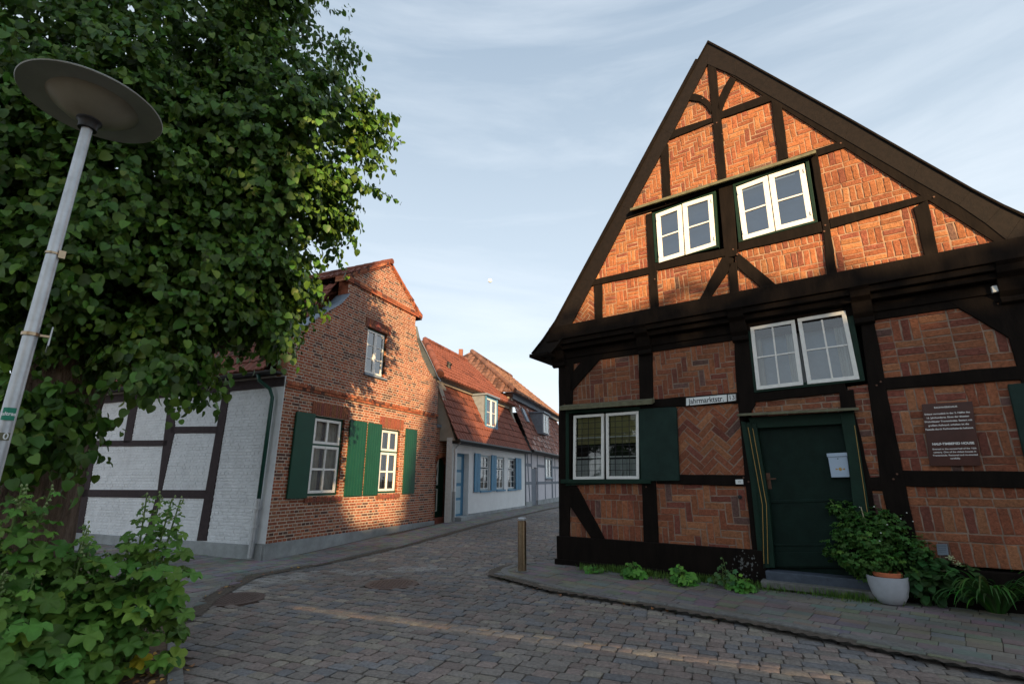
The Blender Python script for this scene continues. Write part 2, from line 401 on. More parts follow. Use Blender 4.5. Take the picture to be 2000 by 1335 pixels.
# ------------------------------------------------------------------ windows
def bl4(q, s, t):                                                    # q: tl,tr,br,bl in (u,z); s right, t down
    return (q[0][0]*(1-s)*(1-t)+q[1][0]*s*(1-t)+q[2][0]*s*t+q[3][0]*(1-s)*t, q[0][1]*(1-s)*(1-t)+q[1][1]*s*(1-t)+q[2][1]*s*t+q[3][1]*(1-s)*t)
def sub(q, s0, t0, s1, t1): return [bl4(q, s0, t0), bl4(q, s1, t0), bl4(q, s1, t1), bl4(q, s0, t1)]
def wh(q): return math.dist(q[0], q[1]), math.dist(q[0], q[3])
def ring(mb, fr, q, fw, o0, o1, bot=None):
    w, h = wh(q); a = fw/w; b = fw/h; c = (bot or fw)/h
    for s0, t0, s1, t1 in ((0, 0, 1, b), (0, 1-c, 1, 1), (0, b, a, 1-c), (1-a, b, 1, 1-c)): mb.prism(fr, sub(q, s0, t0, s1, t1), o0, o1)
def sash(fr, parent, q, off, nx, nz, fw=.05, mw=.022, dep=.045, m=None, gl=None, name='casement', hinges=False):
    m = m or M['white']; w, h = wh(q); mb = MB(); ring(mb, fr, q, fw, off-dep, off)
    a, b = fw/w, fw/h
    for i in range(1, nx):
        s = a+(1-2*a)*i/nx; mb.prism(fr, sub(q, s-mw/w/2, b, s+mw/w/2, 1-b), off-dep+.008, off-.006)
    for i in range(1, nz):
        t = b+(1-2*b)*i/nz; mb.prism(fr, sub(q, a, t-mw/h/2, 1-a, t+mw/h/2), off-dep+.009, off-.007)
    o = mb.build(name, m, parent, bevel=.004)
    mb = MB(); mb.poly([fr.w(u, z, off-dep*.55) for u, z in sub(q, a, b, 1-a, 1-b)[::-1]]); mb.build('pane', gl or GLASS, parent)
    return o
def frame(fr, root, q, fw, o0, o1, m, name='window', label=None):
    mb = MB(); ring(mb, fr, q, fw, o0, o1); return mb.build(name, m, root, bevel=.005, label=label)
def sheet(fr, parent, q, off, m, name, folds=0):
    mb = MB(); n = 24 if folds else 1
    for i in range(n):
        f = lambda k: off+(folds*math.sin(k*1.9)+folds*.5*math.sin(k*3.7) if folds else 0)
        a, b = sub(q, i/n, 0, (i+1)/n, 1)[3], sub(q, i/n, 0, (i+1)/n, 1)[2]; d, c = sub(q, i/n, 0, (i+1)/n, 1)[0], sub(q, i/n, 0, (i+1)/n, 1)[1]
        mb.quad(fr.w(*a, f(i)), fr.w(*b, f(i+1)), fr.w(*c, f(i+1)), fr.w(*d, f(i)))
    return mb.build(name, m, parent, smooth=bool(folds))
def planks(fr, parent, q, o0, o1, n, m, name='shutter', label=None, frame_=0, battens=False):
    mb = MB()
    for i in range(n): mb.prism(fr, sub(q, i/n+.012/n*2, 0, (i+1)/n-.012/n*2, 1), o0, o1)
    mb.prism(fr, sub(q, .01, .01, .99, .99), o0-.012, o1-.012)
    if battens:
        for t in (.12, .85): mb.prism(fr, sub(q, .02, t, .98, t+.05), o1, o1+.018)
    return mb.build(name, m, parent, bevel=.004, label=label)
#==PARTS==
# ------------------------------------------------------------------ the big timber-framed house (right)
T = Fr(ground(1093, 1100), 124.5); GO = .28
def slab_frame(p0, p1): pass
th = empty('timber_framed_house', T.w(3.9, 0, 0), 'tall black timber-framed house with patterned red brick panels and steep gable', 'house')
def tb(name, pts, off, src=None, d=.16, m=None, pr=.034):            # one timber, given by its corners in the picture
    q = ccw(T.pxs(cc(src, *pts) if src else pts, off)); mb = MB(); r = []
    for a, b in zip(q, q[1:]+q[:1]):
        r.append(a); n = int(math.dist(a, b)/.28)
        for i in range(1, n+1): r.append((a[0]+(b[0]-a[0])*i/(n+1)+random.uniform(-.007, .007), a[1]+(b[1]-a[1])*i/(n+1)+random.uniform(-.007, .007)))
    q = r; mb.prism(T, q, off-d, off+pr)
    return mb.build(name, m or M['timber'], th, bevel=.012)
def tu(name, u0, u1, z0, z1, o0, o1, m=None, bev=.012):
    mb = MB(); mb.box(T, u0, u1, z0, z1, o0, o1); return mb.build(name, m or M['timber'], th, bevel=bev)
# gable brick panels
for k, pts in (('herring90', [(735, 175), (765, 400), (760, 412), (570, 485)]), ('mix', [(750, 175), (980, 310), (775, 402)]),
               ('herring90', [(555, 500), (570, 720), (415, 775)]), ('herring90', [(562, 465), (765, 395), (795, 650), (572, 720)]),
               ('herring90', [(780, 380), (1005, 300), (1040, 560), (805, 650)]), ('herring90', [(1010, 320), (1270, 485), (1035, 565)]),
               ('basket', [(400, 785), (510, 755), (513, 1005), (265, 1050)]), ('soldier', [(1155, 520), (1285, 492), (1625, 705), (1205, 805)]),
               ('herring45', [(265, 1045), (303, 1038), (303, 1215), (175, 1230)]), ('basket', [(302, 1035), (518, 990), (523, 1165), (302, 1210)]),
               ('mix', [(525, 980), (825, 915), (840, 1105), (528, 1165)]), ('soldier', [(840, 905), (1195, 820), (1220, 1030), (845, 1100)]),
               ('mix', [(1200, 800), (1575, 725), (1615, 945), (1225, 1025)]), ('basket', [(1590, 700), (1640, 705), (1905, 885), (1625, 945)])):
    panel(T, T.pxs(cc(c1, *pts), GO), k, GO, th, mort=M['mortar2'], bl=.24 if max(p[0] for p in pts) < 1000 else .275)
# gable timbers
for nm, pts in (('post', [(732, 170), (765, 178), (787, 390), (808, 628), (775, 638), (752, 395)]),
                ('beam', [(597, 437), (750, 386), (752, 405), (580, 476)]), ('beam', [(783, 364), (962, 297), (990, 320), (785, 392)]),
                ('brace', [(660, 300), (682, 291), (712, 300), (738, 320), (752, 350), (745, 372), (728, 345), (702, 325), (655, 318)]),
                ('brace', [(822, 225), (846, 236), (818, 290), (800, 330), (788, 366), (770, 352), (780, 305), (800, 262)]),
                ('post', [(547, 508), (578, 490), (588, 697), (556, 708)]), ('post', [(983, 318), (1025, 333), (1052, 545), (1012, 560)]),
                ('post', [(490, 768), (526, 758), (533, 990), (541, 1148), (509, 1155), (502, 1000)]),
                ('post', [(1138, 540), (1168, 532), (1215, 812), (1246, 1008), (1204, 1018), (1188, 830)]),
                ('beam', [(285, 1024), (502, 974), (505, 1003), (265, 1052)]), ('beam', [(528, 956), (802, 902), (806, 932), (532, 990)]),
                ('beam', [(852, 875), (1180, 796), (1186, 838), (856, 914)]), ('beam', [(1212, 785), (1600, 688), (1626, 708), (1218, 824)]),
                ('post', [(286, 1048), (317, 1042), (319, 1190), (290, 1202)]), ('post', [(1543, 742), (1600, 712), (1643, 918), (1588, 935)]),
                ('brace', [(793, 935), (836, 940), (830, 970), (742, 1102), (692, 1120)]), ('brace', [(846, 915), (858, 922), (1008, 1048), (950, 1064), (850, 975)]),
                ('post', [(815, 960), (850, 955), (858, 1080), (820, 1090)]), ('post', [(776, 662), (838, 650), (850, 930), (802, 942)]),
                ('beam', [(425, 752), (1265, 478), (1275, 505), (412, 786)])):
    tb(nm, pts, GO, c1)
# window hood board over the two gable windows
q = T.pxs(cc(c1, (430, 748), (1160, 520), (1163, 528), (428, 757)), GO+.1); (ua, za), (ub, zb) = q[0], q[1]
mb = MB(); mb.loft([[T.w(u, z, o) for o, z in ((GO, za_+.06), (GO+.16, za_-.005), (GO+.16, za_-.035), (GO, za_-.01))] for u, za_ in ((ua, za), (ub, zb)) for z in (0,)], cap0=True, cap1=True) if False else None
def hood(u0, u1, z0, z1, o0, o1, m, name='window_hood', par=None, t=.055, drop=.05):
    mb = MB(); r = []
    for u, z in ((u0, z0), (u1, z1)): r.append([T.w(u, z+drop, o0), T.w(u, z, o1), T.w(u, z-t, o1), T.w(u, z+drop-t, o0)])
    mb.loft(r[::-1]); return mb.build(name, m, par or th, bevel=.006)
hood(ua, ub, za, zb, GO+.03, GO+.17, M['mould'])
# gable windows: green frame, white casements with one glazing bar
def gable_window(fq, lq, rq, lab):
    f = frame(T, th, T.pxs(cc(c1, *fq), GO), .05, GO-.12, GO+.045, M['green'], label=lab)
    for q in (lq, rq): sash(T, f, T.pxs(cc(c1, *q), GO+.05), GO+.055, 1, 2, .085, .03, .05, gl=GLASSB)
    q = T.pxs(cc(c1, *fq), GO-.14); sheet(T, f, sub(q, .03, .03, .97, .97), GO-.13, M['bcurtain'], 'blind')
    for q, ss in ((lq, .03), (rq, .97)):
        for t in (.12, .86):
            u, z = bl4(T.pxs(cc(c1, *q), GO+.06), ss, t); mb = MB(); mb.tube([T.w(u, z-.035, GO+.065), T.w(u, z+.035, GO+.065)], .011, 8); mb.build('hinge', M['white'], f)
gable_window([(515, 765), (765, 677), (778, 898), (528, 960)], [(527, 765), (628, 727), (640, 927), (540, 957)], [(632, 724), (750, 687), (765, 888), (645, 926)], 'left gable window')
gable_window([(833, 652), (1130, 545), (1168, 800), (856, 880)], [(845, 658), (968, 612), (998, 832), (872, 868)], [(972, 611), (1113, 565), (1150, 792), (1002, 831)], 'right gable window')
# jetty: sill of the gable, moulded fillers, ends of the joists, wall plate
tu('jetty_beam', .05, 8.2, 4.47, 4.77, .12, GO+.045)
tu('jetty_moulding', .08, 8.1, 4.37, 4.47, .0, GO+.0); tu('jetty_moulding', .08, 8.1, 4.27, 4.365, 0, GO-.08); tu('jetty_moulding', .08, 8.1, 4.10, 4.265, -.1, .06)
POSTS = [(.14, .28), (2.06, .24), (3.78, .24), (5.58, .24), (7.27, .26)]
for u, w in POSTS:
    mb = MB(); pr = [(0, 3.92), (.07, 3.95), (.075, 4.0), (.045, 4.03), (.10, 4.10), (.13, 4.19), (.15, 4.27), (.24, 4.33), (.27, 4.42), (.31, 4.46), (0, 4.46)]
    mb.loft([[T.w(uu, z, .035+o) for o, z in pr] for uu in (u+w/2+.01, u-w/2-.01)]); mb.build('jetty_bracket', M['timber'], th, bevel=.006)
# ground-floor panels
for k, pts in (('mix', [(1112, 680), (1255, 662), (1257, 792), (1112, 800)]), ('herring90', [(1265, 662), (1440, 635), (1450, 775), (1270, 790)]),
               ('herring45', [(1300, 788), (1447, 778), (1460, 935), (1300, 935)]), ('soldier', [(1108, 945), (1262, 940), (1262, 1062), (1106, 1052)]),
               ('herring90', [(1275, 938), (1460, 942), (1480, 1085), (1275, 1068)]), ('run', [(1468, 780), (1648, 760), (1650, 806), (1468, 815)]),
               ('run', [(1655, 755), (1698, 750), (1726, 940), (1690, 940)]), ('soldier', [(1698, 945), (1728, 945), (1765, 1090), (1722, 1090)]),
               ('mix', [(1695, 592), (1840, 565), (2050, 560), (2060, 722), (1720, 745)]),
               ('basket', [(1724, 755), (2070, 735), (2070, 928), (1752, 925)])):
    panel(T, T.pxs(pts), k, 0, th, colf=lambda: tuple(c*k for c, k in zip(old_brick(), (.84, .86, 1.0))), mort=M['mortar3'], bl=.29 if pts[0][1] < 700 and pts[0][0] < 1500 else .33 if k != 'run' else .28)  # shade put into the brick tones: ground floor darker than the sunlit gable
panel(T, [(5.66, .5), (8.0, .5), (8.0, 1.55), (5.66, 1.55)], 'soldier', 0, th, colf=lambda: tuple(c*k for c, k in zip(old_brick(), (.84, .86, 1.0))), mort=M['mortar3'], bl=.34)  # same darkened brick tones as the other ground-floor panels
for nm, pts in (('post', [(1092, 700), (1121, 692), (1113, 1050), (1093, 1064)]),
                ('brace', [(1112, 765), (1121, 725), (1147, 692), (1162, 680), (1195, 675), (1183, 690), (1122, 760)]),
                ('post', [(1247, 640), (1275, 640), (1276, 782), (1282, 945), (1287, 1064), (1258, 1064), (1254, 945), (1250, 782)]),
                ('beam', [(1272, 780), (1445, 766), (1447, 787), (1273, 797)]),
                ('post', [(1430, 600), (1463, 600), (1476, 790), (1450, 830), (1495, 1080), (1471, 1080), (1456, 940), (1441, 780)]),
                ('beam', [(1280, 926), (1456, 927), (1458, 949), (1284, 944)]),
                ('brace', [(1113, 948), (1127, 948), (1182, 1052), (1157, 1052), (1113, 985)]),
                ('post', [(1672, 560), (1694, 560), (1703, 600), (1729, 745), (1763, 918), (1783, 1015), (1800, 1110), (1752, 1110), (1733, 1000), (1718, 931), (1696, 760)]),
                ('brace', [(1834, 579), (1860, 555), (1897, 563), (1975, 612), (1993, 680), (1982, 668)]),
                ('beam', [(1725, 738), (2060, 707), (2060, 737), (1731, 761)]), ('beam', [(1760, 918), (2060, 921), (2060, 953), (1768, 949)]),
                ('beam', [(1472, 768), (1650, 748), (1655, 764), (1640, 767), (1474, 785)]), ('post', [(1638, 764), (1667, 760), (1673, 800), (1642, 800)])):
    tb(nm, pts, 0)
tb('post', [(1646, 800), (1668, 800), (1700, 932), (1712, 1010), (1735, 1110), (1715, 1110), (1690, 1000), (1672, 900)], 0, pr=.03)
tb('beam', [(1694, 932), (1725, 930), (1732, 958), (1700, 958)], 0, pr=.028)
tu('post', 7.12, 7.42, .3, 4.1, -.16, .036); tu('beam', .0, 8.1, 3.98, 4.12, -.16, .028)
tu('sill_beam', -.02, 3.72, .02, .52, -.2, .075); tu('sill_beam', 5.35, 8.1, .02, .46, -.2, .07)
tu('plinth', -.06, 3.7, -.1, .10, -.2, .10, M['timber']); tu('plinth', 5.35, 8.1, -.1, .10, -.2, .09, M['timber'])
mb = MB()
for _ in range(60):                                                    # flaking old paint low down beside the door
    u, z = random.gauss(3.42, .13), random.gauss(.33, .12); r = random.uniform(.003, .02)*random.random()+.003
    if u > 3.66 or z > .5: continue
    mb.poly([T.w(u+r*random.uniform(.2, 1.5)*math.cos(a), z+r*random.uniform(.2, 1.5)*1.4*math.sin(a), .078) for a in [2*math.pi*i/7 for i in range(7)]])
mb.build('flaked_paint', M['flake'], th)
# window 1 with leaded lights, hood, open shutter
f = frame(T, th, T.pxs([(1106, 800), (1251, 794), (1252, 942), (1106, 948)], .02), .075, -.12, .05, M['green'], label='ground floor window with dark leaded grid')
for q in ([(1120, 811), (1179, 807), (1179, 935), (1119, 936)], [(1183, 807), (1247, 802), (1248, 935), (1184, 935)]):
    qq = T.pxs(q, .06); sash(T, f, qq, .062, 1, 1, .055, .02, .05)
    mb = MB(); w, h = wh(qq); qi = sub(qq, .05/w, .05/h, 1-.05/w, 1-.05/h)
    for i in range(1, 4): mb.prism(T, sub(qi, i/4-.008, 0, i/4+.008, 1), .048, .056)
    for i in range(1, 10): mb.prism(T, sub(qi, 0, i/10-.004, 1, i/10+.004), .048, .056)
    mb.build('leading', M['black'], f)
    mb = MB()
    for t in (.35, .68): mb.prism(T, sub(qi, 0, t-.01, 1, t+.01), -.02, 0)
    mb.build('glazing_bar', M['white'], f)
    sheet(T, f, sub(qi, 0, 0, 1, .46), -.05, M['blind'], 'blind'); sheet(T, f, sub(qi, -.02, .72, 1.02, 1), -.05, M['curtain'], 'net_curtain', .012)
tu('window_sill', .12, 1.98, 1.52, 1.60, -.05, .10, M['green'])
q = T.pxs([(1096, 796), (1276, 783)], .12); hood(q[0][0], q[1][0], q[0][1]+.02, q[1][1]+.02, .03, .2, M['mould'], t=.085)
planks(T, th, T.pxs([(1247, 798), (1322, 794), (1328, 938), (1251, 939)], .07), .045, .075, 1, M['shut'], label='open dark green shutter beside the leaded window')
planks(T, th, T.pxs([(1967, 750), (2040, 745), (2070, 905), (2003, 905)], .07), .045, .075, 1, M['shut'], label='dark green shutter cut by the right edge')
# window 2 above the door
f = frame(T, th, T.pxs([(1460, 628), (1662, 594), (1690, 744), (1474, 767)], .0), .08, -.12, .045, M['green'], label='six-over-six style window with curtains above the door')
for q in ([(1465, 639), (1552, 624), (1569, 751), (1478, 761)], [(1557, 622), (1651, 606), (1679, 740), (1577, 750)]):
    qq = T.pxs(q, .06); sash(T, f, qq, .062, 2, 2, .06, .025, .05, m=M['white'])
q = T.pxs([(1466, 638), (1655, 604), (1683, 742), (1480, 762)], -.1)
for s in ((.0, .10), (.36, .50), (.84, 1.0)): sheet(T, f, sub(q, s[0], 0, s[1], 1), -.1, M['curtain'], 'curtain', .015)
sheet(T, f, q, -.16, M['bcurtain'], 'blind')
# door with frame, hood, lock and steps
mb = MB()
DL = T.pxs([(1447, 822), (1477, 826), (1503, 984), (1514, 1108), (1483, 1109), (1466, 940)], .06); mb.prism(T, ccw(DL), -.1, .07)
for a, b in ((.3, .36), (.62, .68)):
    e0 = [(x[0]*(1-a)+y[0]*a, x[1]*(1-a)+y[1]*a) for x, y in zip([DL[0], DL[5], DL[4]], [DL[1], DL[2], DL[3]])]
    e1 = [(x[0]*(1-b)+y[0]*b, x[1]*(1-b)+y[1]*b) for x, y in zip([DL[0], DL[5], DL[4]], [DL[1], DL[2], DL[3]])]
    for i in (0, 1): mb.prism(T, [e0[i], e1[i], e1[i+1], e0[i+1]], .07, .085)
DR = T.pxs([(1640, 808), (1667, 804), (1683, 900), (1700, 1007), (1716, 1100), (1678, 1100), (1657, 900)], .06); mb.prism(T, ccw(DR), -.1, .07)
mb.prism(T, ccw(T.pxs([(1460, 815), (1668, 802), (1668, 826), (1470, 836)], .06)), -.1, .055)
dfr = mb.build('door_frame', M['green'], th, bevel=.008)
mb = MB()
for a, b in (((1470, 836), (1497, 985)), ((1461, 834), (1489, 985))):
    p, q_ = T.px(a, .09), T.px(b, .09); p2 = T.px((1500, 1100) if a[0] > 1465 else (1492, 1100), .09)
    mb = MB(); mb.tube([T.w(*p, .088), T.w(*q_, .088), T.w(*p2, .088)], .0045, 6); mb.build('gold_line', M['gold'], dfr)
p, q_ = T.px((1669, 830), .08), T.px((1694, 1000), .08); mb = MB(); mb.tube([T.w(*p, .072), T.w(*q_, .072)], .004, 6); mb.build('gold_line', M['gold'], dfr)
dq = T.pxs([(1475, 825), (1655, 812), (1706, 1108), (1508, 1108)], -.08)
mb = MB(); mb.prism(T, ccw(dq), -.14, -.06); mb.prism(T, sub(dq, 0, .555, 1, .575), -.06, -.045); mb.prism(T, sub(dq, 0, .9, 1, .99), -.06, -.04); mb.prism(T, sub(dq, .0, .845, 1, .86), -.06, -.048)
mb.prism(T, sub(dq, .0, .0, 1, .06), -.06, -.045)
dr = mb.build('door', M['door'], th, bevel=.006)
tu('threshold', 3.74, 5.34, .18, .42, -.2, -.12, M['door'])
mb = MB(); u, z = T.px((1501, 938), -.04); mb.box(T, u-.025, u+.03, z-.13, z+.12, -.06, -.045)
mb.tube([T.w(u, z+.02, -.05), T.w(u, z+.02, .0), T.w(u+.03, z+.025, .012), T.w(u+.12, z+.03, .01)], .011, 8); mb.tube([T.w(u-.002, z-.08, -.05), T.w(u-.002, z-.08, -.035)], .016, 10)
mb.build('handle', M['rust'], dr)
q = T.pxs([(1440, 812), (1678, 800)], .2); hood(q[0][0], q[1][0], q[0][1]+.02, q[1][1]+.02, .03, .26, M['mould'], 'door_hood', t=.03, drop=.04)
tu('door_step', 3.66, 5.4, .02, .115, -.1, .30, M['kerb']); tu('door_step', 3.72, 5.36, .1, .24, -.1, .16, M['bluest'])
# bargeboards, soffits, roof
OV = .32
outL = [T.px(p , OV) for p in ((1383, 80), (1290, 250), (1210, 402), (1130, 545), (1085, 625), (1060, 662), (1038, 690))]
innL = [T.px(p , OV) for p in ((1381, 125), (1312, 262), (1232, 408), (1160, 548), (1112, 640), (1090, 672), (1062, 704))]
outR = [T.px(p , OV) for p in ((1383, 80), (1440, 110), (1660, 232), (1800, 312), (1900, 369), (1960, 400), (2000, 418))]+[(7.95, 4.62), (8.5, 4.2)]
innR = [T.px(p , OV) for p in ((1381, 125), (1436, 148), (1650, 272), (1782, 349), (1872, 400), (1925, 436), (1965, 468))]+[(7.85, 4.3), (8.4, 3.92)]
for o, i, sg in ((outL, innL, -1), (outR, innR, 1)):
    mb = MB()
    for a, b, c, d in zip(o, o[1:], i, i[1:]): mb.prism(T, ccw([a, b, d, c]), OV-.045, OV)
    mb.build('bargeboard', M['barge'], th, bevel=.004)
    mb = MB()
    for a, b, c, d in zip(o, o[1:], i, i[1:]):
        lerp = lambda p, q, t: (p[0]+(q[0]-p[0])*t, p[1]+(q[1]-p[1])*t)
        mb.prism(T, ccw([a, b, lerp(b, d, .1), lerp(a, c, .1)]), OV, OV+.025)
    mb.build('verge_strip', M['timber'], th, bevel=.003)
    mb = MB()                                                          # soffit boards between bargeboard and gable wall
    for a, b, c, d in zip(o, o[1:], i, i[1:]): mb.prism(T, ccw([lerp(a, c, .55), lerp(b, d, .55), lerp(b, d, .7), lerp(a, c, .7)]), .0, OV-.045)
    mb.build('soffit', M['timber'], th)
    mb = MB(); off = .05*(-1 if sg < 0 else 1)
    for a, b in zip(o, o[1:]):
        mb.prism(T, ccw([a, b, (b[0]+off*.3, b[1]+.012), (a[0]+(off*.3 if a != o[0] else 0), a[1]+.012)]), -9.0, OV-.05, c=(.20, .075, .05))
    mb.build('roof', M['tile'], th)
tb('rafter', [(728, 165), (765, 175), (800, 205), (660, 320), (420, 770), (275, 1045), (180, 1225), (150, 1260), (170, 1180), (400, 740)], GO, c1, pr=.02, d=.1) if False else None
mb = MB()                                                              # rafters lying along the wall edge
for pa, pb in (((738, 160), (135, 1275)), ((738, 160), (1920, 905))):
    a, b = T.px(c1(*pa), GO), T.px(c1(*pb), GO); L_ = math.dist(a, b); nx_, nz_ = (b[1]-a[1])/L_, -(b[0]-a[0])/L_
    if nz_ < 0: nx_, nz_ = -nx_, -nz_
    mb.prism(T, ccw([(a[0]-nx_*.02, a[1]-nz_*.02), (b[0]-nx_*.02, b[1]-nz_*.02), (b[0]+nx_*.3, b[1]+nz_*.3), (a[0]+nx_*.3, a[1]+nz_*.3)]), GO-.1, GO+.03)
mb.build('rafter', M['timber'], th)
tu('gutter_board', -.35, .1, 4.12, 4.2, -9, .5, M['timber'])
# flank and back walls, inner darkness
mb = MB(); mb.box(T, .0, .12, 0, 4.3, -9, -.16); mb.box(T, 7.9, 8.02, 0, 4.3, -9, -.16); mb.box(T, 0, 8, 0, 4.3, -9.1, -9)
mb.prism(T, [(.0, 4.3), (8, 4.3), (3.95, 9.6)], -9.1, -9); mb.build('side_wall', [M['brick']], th)
mb = MB(); mb.prism(T, [(.13, .1), (7.8, .1), (7.8, 4.4), (3.95, 9.4), (.13, 4.4)], -.5, -.42); mb.build('dark_backing', M['dark'], th)

# things fixed to the house
tl = math.atan2(*(lambda a, b: (b[1]-a[1], b[0]-a[0]))(T.px((1342, 785), .04), T.px((1418, 778), .04)))
def sign_box(name, q, off, th_, m, lab, cat, bev=.004):
    q = T.pxs(q, off); e = empty(name, T.w(*q[3], off), lab, cat); mb = MB(); mb.prism(T, ccw(q), off-th_, off); mb.build('plate', m, e, bevel=bev); return e, q
e, q = sign_box('street_sign', [(1340, 777), (1419, 770), (1419.5, 784), (1340, 792)], .055, .02, M['enamel'], 'long white enamel street sign reading Jahrmarktstr. on the dark beam', 'sign')
ctr = bl4(q, .5, .52); ang = math.atan2(q[1][1]-q[0][1], q[1][0]-q[0][0]); text(T, 'Jahrmarktstr.', ctr[0], ctr[1], .056, .135, M['ink'], e, tilt=ang, bold=.0015, sx=.84)
e, q = sign_box('house_number_sign', [(1421, 770), (1437, 768.6), (1437.5, 782), (1421.5, 784)], .055, .02, M['enamel'], 'small square white house number plate 13 right of the street sign', 'sign')
ctr = bl4(q, .5, .5); text(T, '13', ctr[0], ctr[1], .056, .105, M['ink'], e, tilt=ang, bold=.001)
mb = MB(); ring(mb, T, sub(q, .03, .03, .97, .97), .004, .055, .0565); mb.build('border', M['ink'], e)
e, q = sign_box('information_plaque', [(1800, 789), (1899, 783), (1916, 909), (1816, 909)], .045, .012, M['plaque'], 'square glossy brown information plaque with pale lettering', 'plaque', .002)
w, h = wh(q)
def pl(s, t, body, sz, bold=0, sx=1): 
    c = bl4(q, s, t); text(T, body, c[0], c[1], .046, sz, M['lettr'], e, bold=bold, sx=sx)
pl(.47, .07, 'FACHWERKHAUS', .030, .0008, 1.05)
for i, s_ in enumerate(('Erbaut vermutlich in der 2. Hälfte des', '16. Jahrhunderts. Eines der ältesten', 'Wohnhäuser Travemündes. Saniert mit', 'großem Aufwand, erhalten ist die', 'Fassade durch Fachwerkzierde bekannt')): pl(.48, .17+i*.062, s_, .032, .0008)
pl(.52, .655, 'HALF-TIMBERED HOUSE', .042, .0016, .98)
for i, s_ in enumerate(('Erected in the second half of the 16th', 'century. One of the oldest houses in', 'Travemünde. Restored and re-erected', 'carefully.')): pl(.53, .735+i*.05, s_, .030, .0006)
# mailbox on the door
q = T.pxs([(1616, 886), (1654, 884), (1660, 931), (1624, 932)], .02); e = empty('mailbox', T.w(*q[3], .0), 'pale blue-grey metal mailbox hanging on the dark green door', 'mailbox')
mb = MB(); mb.prism(T, ccw(q), -.05, .03); mb.build('box', M['mail'], e, bevel=.006)
mb = MB(); mb.prism(T, sub([(a-.01, b) if i in (0, 3) else (a+.01, b) for i, (a, b) in enumerate(q)], 0, -.02, 1, .13), -.05, .045); mb.build('flap', M['mail'], e, bevel=.004)
c = bl4(q, .55, .66); mb = MB()
mb.poly([T.w(c[0]+.022*math.cos(a), c[1]+.026*math.sin(a), .031) for a in [2*math.pi*i/12 for i in range(12)]])
for sgn in (-1, 1):
    mb.quad(T.w(c[0]+sgn*.03, c[1]-.006, .031), T.w(c[0]+sgn*.06, c[1]-.012, .031), T.w(c[0]+sgn*.06, c[1]+.012, .031), T.w(c[0]+sgn*.03, c[1]+.006, .031))
mb.build('emblem', M['gold'], e); c = bl4(q, .5, .22); mb = MB(); mb.tube([T.w(*c, .03), T.w(*c, .036)], .008, 10); mb.build('lock', M['black'], e)
e, q = sign_box('name_plate', [(1436, 936), (1451, 935.5), (1452, 945), (1437, 945)], .05, .012, M['enamel'], 'tiny white enamel plate on the beam left of the door', 'plate')
c = bl4(q, .5, .5); text(T, '13', c[0], c[1], .051, .04, M['ink'], e)
u, z = T.px((1445, 970), .03); mb = MB(); mb.tube([T.w(u, z, -.01), T.w(u, z, .035)], .032, 18); mb.tube([T.w(u, z, .035), T.w(u, z, .045)], .02, 14)
mb.build('bell_push', M['black'], None, bevel=.003, label='round black metal disc on the brick left of the door', cat='disc', loc=T.w(u, z, 0))
q = T.pxs([(1829, 1062), (1850, 1062), (1853, 1083), (1832, 1083)], .03); mb = MB(); ring(mb, T, q, .012, .006, .03)
for i in range(1, 6): mb.prism(T, sub(q, .08, i/6-.035, .92, i/6+.035), .006, .024)
mb.prism(T, ccw(q), .003, .008)
mb.build('vent_grate', M['lead'], None, label='small square grey vent grate low in the brick behind the plants', cat='vent', loc=T.w(*q[3], 0))
q = T.pxs([(1936, 558), (1951, 556), (1955, 568), (1939, 571)], .12); mb = MB(); mb.prism(T, ccw(q), .02, .12)
e = mb.build('outdoor_light', M['enamel'], None, bevel=.01, label='small white box light under the jetty by the corner brace', cat='lamp', loc=T.w(*q[3], 0))
# wooden pegs in the joints of the frame
for px_ in ((1372, 193), (1400, 240), (1411, 262), (1300, 398), (1392, 243), (1590, 430), (1612, 440), (1610, 452), (1284, 530), (1279, 545), (1432, 487), (1440, 497), (1690, 757), (1712, 752), (1745, 935), (1752, 925), (1265, 790), (1268, 935), (1262, 950), (1452, 932), (1462, 940), (1103, 940), (1103, 790), (1720, 745), (1824, 385), (1642, 280)):
    o_ = GO if px_[1] < 620 and px_[1] < 560 else 0
    u, z = T.px(px_, o_+.035); mb = MB(); mb.tube([T.w(u, z, o_+.02), T.w(u, z, o_+.046)], .014, 7); mb.build('peg', M['rust'], th)
